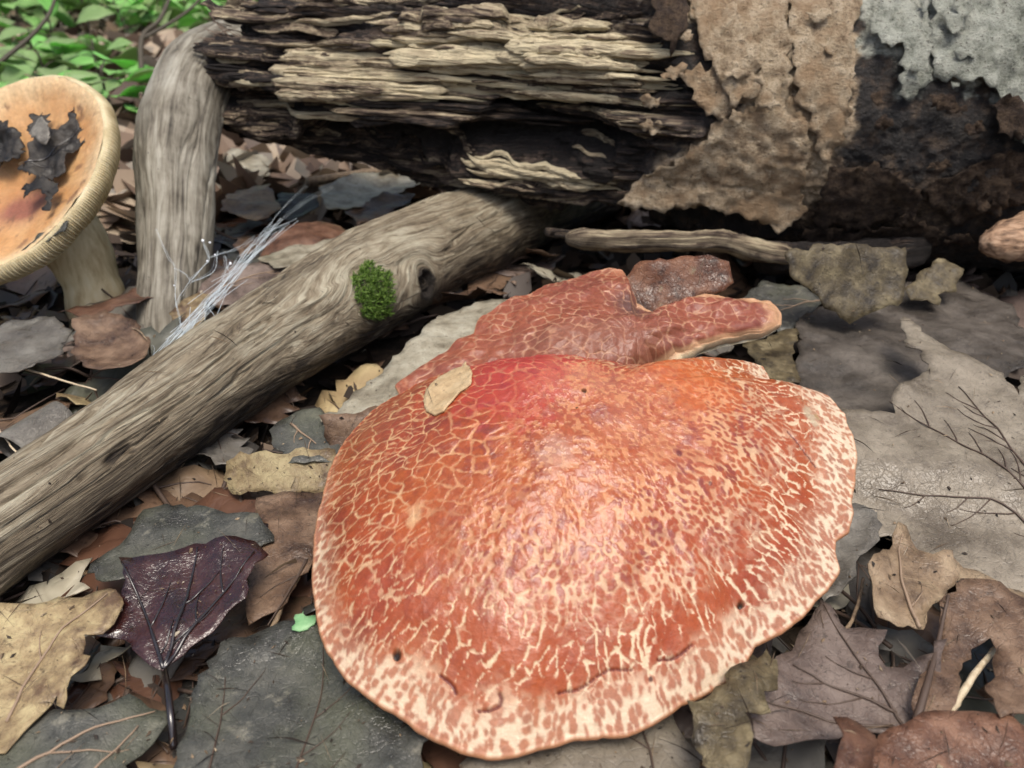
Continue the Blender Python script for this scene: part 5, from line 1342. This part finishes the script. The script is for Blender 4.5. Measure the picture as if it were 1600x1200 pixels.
while made < 285 and tries < 5000:
    tries += 1
    # sample in the picture so that the litter is even to the eye, then drop it on the ground
    px, py = rs.uniform(-350, 1950), rs.uniform(130, 1330)
    p = PZ(px, py, .4)
    if p[1] > 150: continue
    if py < 330 and rs.random() < .35: continue
    # keep the deepest heart under the big cap bare: nothing shows there
    if 600 < px < 1200 and 640 < py < 1080: continue
    kind = rs.choices(['maple', 'oak', 'oval', 'scrap'], [4, 2, 4, 3])[0]
    cname, mt, _ = rs.choices(PAL, [q[2] for q in PAL])[0]
    far = p[1] > 60
    size = rs.uniform(3.5, 7.0) * (.6 if kind == 'scrap' else 1) * (1.15 if far else 1)
    if px < 560 and py > 560 + (560 - px) * .0 and py > 900 - px * .7: zone = 'in the litter on the near side of the stick'
    elif px > 1200 and py > 430: zone = 'in the litter beside the lobed cap margin'
    elif p[1] > 62: zone = 'in the litter far beyond the log'
    elif px > 560 and py > 600: zone = 'under the rim of the big cap'
    elif px > 330: zone = 'in the litter under the log'
    else: zone = 'in the litter around the funnel mushroom'
    o = bpy.data.objects.new('fallen_leaf', rs.choice(variants[kind]))
    COL.objects.link(o)
    o.scale = (size * rs.uniform(.85, 1.1),) * 2 + (size,)
    z = float(ground_h(np.array([p[0]]), np.array([p[1]]))[0])
    low = (px > 1180 and py > 430) or (py > 760)
    lay = rs.uniform(.35, .75 if low else 1.5)
    if 440 < px < 1380 and 560 < py: lay = rs.uniform(.2, .5)
    o.location = (p[0] * CM, p[1] * CM, (z + lay + .15) * CM)
    tl = (.16 if low else .30) if not far else .5
    o.rotation_euler = (rs.gauss(0, tl * .6), rs.gauss(0, tl * .6), rs.uniform(0, 6.283))
    o.material_slots[0].link = 'OBJECT'; o.material_slots[0].material = mt
    lb = f'{cname} dead {KW[kind]} {zone}'
    tag(o, lb, 'leaf', lb)
    made += 1

# litter too far off to count
def scatter_leaves(name, n, fpos, size, mat, label, cat, seed, upright=False):
    rg = np.random.default_rng(seed)
    C = fpos(rg, n); sz = rg.uniform(*size, n)
    yaw = rg.uniform(0, 2 * math.pi, n); pit = rg.normal(0, .5, n) + (rg.uniform(-.9, .9, n) if upright else 0); rol = rg.normal(0, .5, n)
    base = np.array([(0, -.5, .05), (.30, -.15, 0), (.28, .2, .02), (0, .55, .08), (-.28, .2, .0), (-.30, -.15, .02), (0, .05, -.04)])
    cy, sy = np.cos(yaw), np.sin(yaw); cp_, sp_ = np.cos(pit), np.sin(pit); cr, sr = np.cos(rol), np.sin(rol)
    x, y, z = base[:, 0][None], base[:, 1][None], base[:, 2][None]
    y1 = y * cp_[:, None] - z * sp_[:, None]; z1 = y * sp_[:, None] + z * cp_[:, None]
    x2 = x * cr[:, None] + z1 * sr[:, None]; z2 = -x * sr[:, None] + z1 * cr[:, None]
    X = x2 * cy[:, None] - y1 * sy[:, None]; Yy = x2 * sy[:, None] + y1 * cy[:, None]
    V = np.stack([X, Yy, z2], -1) * sz[:, None, None] + C[:, None, :]
    o_ = (np.arange(n) * 7)[:, None]
    Fc = np.concatenate([o_ + np.array([[0, 1, 6]]), o_ + [[1, 2, 6]], o_ + [[2, 3, 6]], o_ + [[3, 4, 6]], o_ + [[4, 5, 6]], o_ + [[5, 0, 6]]])
    att = {'shade': np.repeat(rg.uniform(0, 1, n), 7)}
    o = put(name, mesh_np(name, V.reshape(-1, 3), Fc, att, [mat]))
    return tag(o, label, cat, None, 'stuff')
m = Mat('far_litter'); sh = m.attr('shade'); v = m.obj()
c = m.ramp(sh, [(0, (.04, .028, .02)), (.35, (.14, .09, .06)), (.65, (.24, .17, .115)), (.85, (.36, .29, .21)), (1, (.20, .18, .15))])
FARL = m.bsdf(c, .55, None, .5, trans=.1)
m = Mat('dark_crumbs'); CRUMB = m.bsdf(m.ramp(m.attr('shade'), [(0, (.012, .009, .007)), (.7, (.045, .03, .021)), (1, (.12, .085, .055))]), .6, None, .5)
def far_pos(rg, n):
    r = 60 * (900 / 60) ** (rg.uniform(0, 1, n)); a = rg.uniform(-1.1, 1.1, n)
    x, y = r * np.sin(a), r * np.cos(a)
    return np.stack([x, y, ground_h(x, y) + rg.uniform(.6, 2.2, n)], -1)
scatter_leaves('leaf_litter', 15000, far_pos, (4, 8), FARL, 'brown carpet of dead leaves running off between the trees', 'leaf litter', 5)
def near_pos(rg, n):
    x = rg.uniform(-45, 45, n); y = rg.uniform(2, 75, n)
    return np.stack([x, y, ground_h(x, y) + rg.uniform(.15, .75, n)], -1)
scatter_leaves('leaf_crumbs', 5200, near_pos, (.6, 2.6), CRUMB, 'crumbled dark leaf bits between the fallen leaves', 'leaf litter', 6)

# ---------------------------------------------------------------- undergrowth beyond the log
def leaf_green(seed):
    pts = np.array(mirror(SH['oval'][0]))
    vv, ff, ed = sheet_from(pts, .13, seed, .0)
    x, y = vv[:, 0], vv[:, 1]
    top = np.stack([x, y, -.25 * y * y + .25 * np.abs(x) + .04 * fbm(x * 4, y * 4, seed=seed)], -1)
    V, Fc = shell(top, ff, [0, 0, 1], .008)
    return mesh_np('leaf', V, Fc, None, [GREENL])
gl = [leaf_green(5), leaf_green(6)]
m = Mat('seedling_stem'); SST = m.bsdf((.055, .045, .030), .7)
PLAB = ['low green seedling with bright oval leaves beyond the funnel mushroom', 'dark-stemmed leafy sapling rising beyond the broken end of the log', 'spreading green seedling among the dead leaves far beyond the log']
rs = random.Random(31)
def seedling(x, y, hgt, nl, ls, lb, lean=None):
    z0 = float(ground_h(np.array([float(x)]), np.array([float(y)]))[0])
    o = thing('seedling', (x, y, z0), lb, 'seedling', lb)
    lean = lean or (rs.uniform(-.4, .4), rs.uniform(-.3, .3))
    P = catmull(np.array([(x, y, z0 - .5), (x + lean[0] * hgt * .3, y + lean[1] * hgt * .3, z0 + hgt * .4), (x + lean[0] * hgt * .9, y + lean[1] * hgt * .9, z0 + hgt)]), 14)
    V, Fc = tube(P, np.linspace(.022, .008, 14) * hgt * .5 + .10, 6)
    part('stem', V, Fc, o, SST)
    for i in range(nl):
        t = rs.uniform(.3, 1.0); b = P[int(t * 13)]
        az = rs.uniform(0, 6.283); L = rs.uniform(.15, .55) * hgt * .6 + 1
        tip = b + np.array([math.cos(az) * L, math.sin(az) * L, L * rs.uniform(-.1, .5)])
        if i % 2 == 0:
            v_, f_ = tube([b, lerp(b, tip, .5) + np.array([0, 0, .1 * L]), tip], [.10 + hgt * .003, .08, .06], 5)
            part('branch', v_, f_, o, SST)
        lf = bpy.data.objects.new('leaf', rs.choice(gl)); COL.objects.link(lf); lf.parent = o
        lf.location = (tip - np.array([x, y, z0])) * CM
        s_ = ls * rs.uniform(.7, 1.3); lf.scale = (s_, s_, s_)
        lf.rotation_euler = (rs.uniform(-.5, .5), rs.uniform(-.5, .5), az - 1.57 + rs.uniform(-.5, .5))
for i in range(26):                          # those seen past the funnel mushroom
    px = rs.uniform(-70, 190) if i < 17 else rs.uniform(180, 360); py = 100; d = rs.uniform(75, 150) if i < 17 else rs.uniform(200, 300)
    p = PD(px, py, d)
    seedling(p[0], p[1], rs.uniform(5, 9) * max(1, d / 120), 12, rs.uniform(3.2, 5.5) * max(1, d / 130), PLAB[0])
for i in range(8):
    px = rs.uniform(-150, 420); d = rs.uniform(200, 430); p = PD(px, 40, d)
    seedling(p[0], p[1], rs.uniform(16, 38), 13, rs.uniform(8, 14), PLAB[1])
for i in range(7):
    px = rs.choice([rs.uniform(-900, -150), rs.uniform(500, 2200)]); d = rs.uniform(130, 400); p = PD(px, 60, d)
    seedling(p[0], p[1], rs.uniform(12, 35), 10, rs.uniform(8, 13), PLAB[2])

# saplings whose bare dark twigs cross the green
for k, (pts, r) in enumerate([([(-40, 130, 85), (15, 85, 86), (55, 50, 88), (80, 15, 90), (95, -40, 92)], .28), ([(222, 130, 120), (222, 60, 122), (250, 30, 125), (272, -20, 128)], .45), ([(225, 60, 122), (290, 20, 124), (330, -20, 126)], .3)]):
    V, Fc = tube(catmull(np.array([PD(*q) for q in pts]), 24), np.linspace(r, r * .6, 24), 7)
    P0 = PD(*pts[0])
    if k < 2:
        tw = part('bare_sapling', V, Fc, None, SST)
        tag(tw, ['thin bare dark stem slanting up past the funnel mushroom', 'forked dark bare stem in front of the green seedlings'][k], 'sapling')
    else:
        part('branch', V, Fc, tw, SST)

# far wood: green leaves in one mass, and trunks
m = Mat('far_green'); sh = m.attr('shade')
FARG = m.bsdf(m.ramp(sh, [(0, (.07, .20, .03)), (.5, (.24, .46, .12)), (1, (.46, .64, .28))]), .5, None, .4, trans=.45)
def wood_pos(rg, n):
    r = rg.uniform(320, 1300, n); a = rg.uniform(-1.2, 1.2, n)
    x, y = r * np.sin(a), r * np.cos(a)
    hmax = 20 + 160 * (.5 + .5 * fbm(x * .012, y * .012, seed=90))
    return np.stack([x, y, rg.uniform(0, 1, n) ** 1.4 * hmax + 3], -1)
scatter_leaves('undergrowth', 16000, wood_pos, (9, 22), FARG, 'blurred green undergrowth far beyond the log', 'undergrowth', 8, True)
m = Mat('tree_bark'); v = m.obj(); TRB = m.bsdf(m.ramp(m.noise(m.vmul(v, (.25, .25, .05)), 1, 7, .65), [(.3, (.06, .05, .04)), (.6, (.20, .175, .145)), (.8, (.32, .29, .25))]), .85, m.bump(m.noise(m.vmul(v, (.25, .25, .05)), 1, 7, .65), 1, 2), .3)
TL = ['grey-barked tree standing far beyond the funnel mushroom', 'slim grey tree in the undergrowth beyond the log', 'stout grey tree deep in the wood behind the log']
for i, (px, d, r) in enumerate([(40, 620, 9), (150, 820, 11), (-250, 540, 12), (330, 980, 8), (700, 760, 14), (1250, 640, 11), (1700, 820, 13)]):
    p = PD(px, 0, d); x, y = p[0], p[1]; z0 = float(ground_h(np.array([x]), np.array([y]))[0])
    t = thing('tree', (x, y, z0), TL[0 if px < 200 else 1 if i % 2 else 2], 'tree', TL[0 if px < 200 else 1 if i % 2 else 2])
    zz = np.linspace(-5, 900, 24)
    P = np.stack([x + 14 * fbm(zz * .004, zz * 0, seed=i), y + 14 * fbm(zz * .004, zz * 0 + 7, seed=i), z0 + zz], -1)
    V, Fc = tube(P, np.interp(zz, [-5, 25, 900], [r * 1.5, r, r * .5]), 20)
    part('trunk', V, Fc, t, TRB)
    rg = np.random.default_rng(i); n = 900
    u_ = rg.normal(0, 1, (n, 3)); u_ /= np.linalg.norm(u_, axis=1)[:, None]
    C = np.array([x, y, z0 + 930]) + u_ * (rg.uniform(.3, 1, n) ** .5)[:, None] * np.array([170, 170, 190])
    C = C[fbm(C[:, 0] * .015, C[:, 1] * .015, C[:, 2] * .015, seed=i) > -.12]
    n = len(C); a = rg.normal(0, 1, (n, 3)); a /= np.linalg.norm(a, axis=1)[:, None]; b = np.cross(a, rg.normal(0, 1, (n, 3))); b /= np.linalg.norm(b, axis=1)[:, None]
    s_ = rg.uniform(9, 18, n)[:, None]
    V = np.stack([C - a * s_, C + b * s_ * .5, C + a * s_, C - b * s_ * .5], 1).reshape(-1, 3)
    part('crown', V, np.arange(n * 4).reshape(-1, 4), t, GREENL)

# ---------------------------------------------------------------- grit, needles and crumbs that lie on everything
bpy.context.view_layer.update()
dg = bpy.context.evaluated_depsgraph_get()
rg = random.Random(404)
VV, FF, SH_ = [], [], []
nb = 0
for k in range(5200):
    if nb > 1250: break
    px, py = rg.uniform(-150, 1750), rg.uniform(240, 1290)
    d = Vector(ray(px, py)).normalized()
    ok, loc, nrm, _, ob, _ = scene.ray_cast(dg, Vector(CAM * CM), d)
    if not ok or loc.y > .75: continue
    root = ob
    while root.parent: root = root.parent
    if root.name.startswith(('spider_web', 'moss', 'funnel', 'bent_root')) or nrm.z < .35: continue
    on_c = root.name.startswith('cracked')
    if on_c and rg.random() > .10: continue
    if root.name.startswith(('rotten', 'leaning')) and rg.random() > .4: continue
    nb += 1
    p = np.array(loc) / CM; nn = np.array(nrm)
    if np.dot(nn, CAM - p) < 0: nn = -nn
    az = rg.uniform(0, 6.283); t1 = unit(np.cross(nn, [math.cos(az), math.sin(az), .3])); t2 = np.cross(nn, t1)
    needle = rg.random() < (.0 if on_c else .22)
    L = rg.uniform(.5, 1.6) if needle else rg.choice([rg.uniform(.03, .08), rg.uniform(.05, .10 if on_c else .22)]); W_ = rg.uniform(.012, .024) if needle else L * rg.uniform(.18, .6)
    bend = nn * rg.uniform(.0, .12) * L
    q = [p - t1 * L * .5 + nn * .02, p - t1 * L * .1 + t2 * W_ * .5 * rg.uniform(.6, 1.3) + bend + nn * .02, p + t1 * L * .5 * rg.uniform(.5, 1) + t2 * W_ * rg.uniform(-.6, .6) + nn * .03, p + t1 * L * rg.uniform(-.3, .3) - t2 * W_ * .5 * rg.uniform(.6, 1.3) + bend + nn * .02,
         p + nn * (.03 + W_ * .35) + bend]
    o_ = len(VV); VV += q; FF += [(o_, o_ + 1, o_ + 4), (o_ + 1, o_ + 2, o_ + 4), (o_ + 2, o_ + 3, o_ + 4), (o_ + 3, o_, o_ + 4)]
    SH_ += [rg.random()] * 5
m = Mat('grit'); GRIT = m.bsdf(m.ramp(m.attr('shade'), [(0, (.012, .009, .007)), (.45, (.06, .04, .026)), (.75, (.20, .14, .085)), (.95, (.30, .24, .16)), (1, (.48, .43, .34))]), .7, None, .4)
o = put('forest_crumbs', mesh_np('forest_crumbs', np.array(VV), FF, {'shade': np.array(SH_)}, [GRIT], False))
tag(o, 'grit, needles and wood crumbs sprinkled over leaves and wood', 'debris', None, 'stuff')
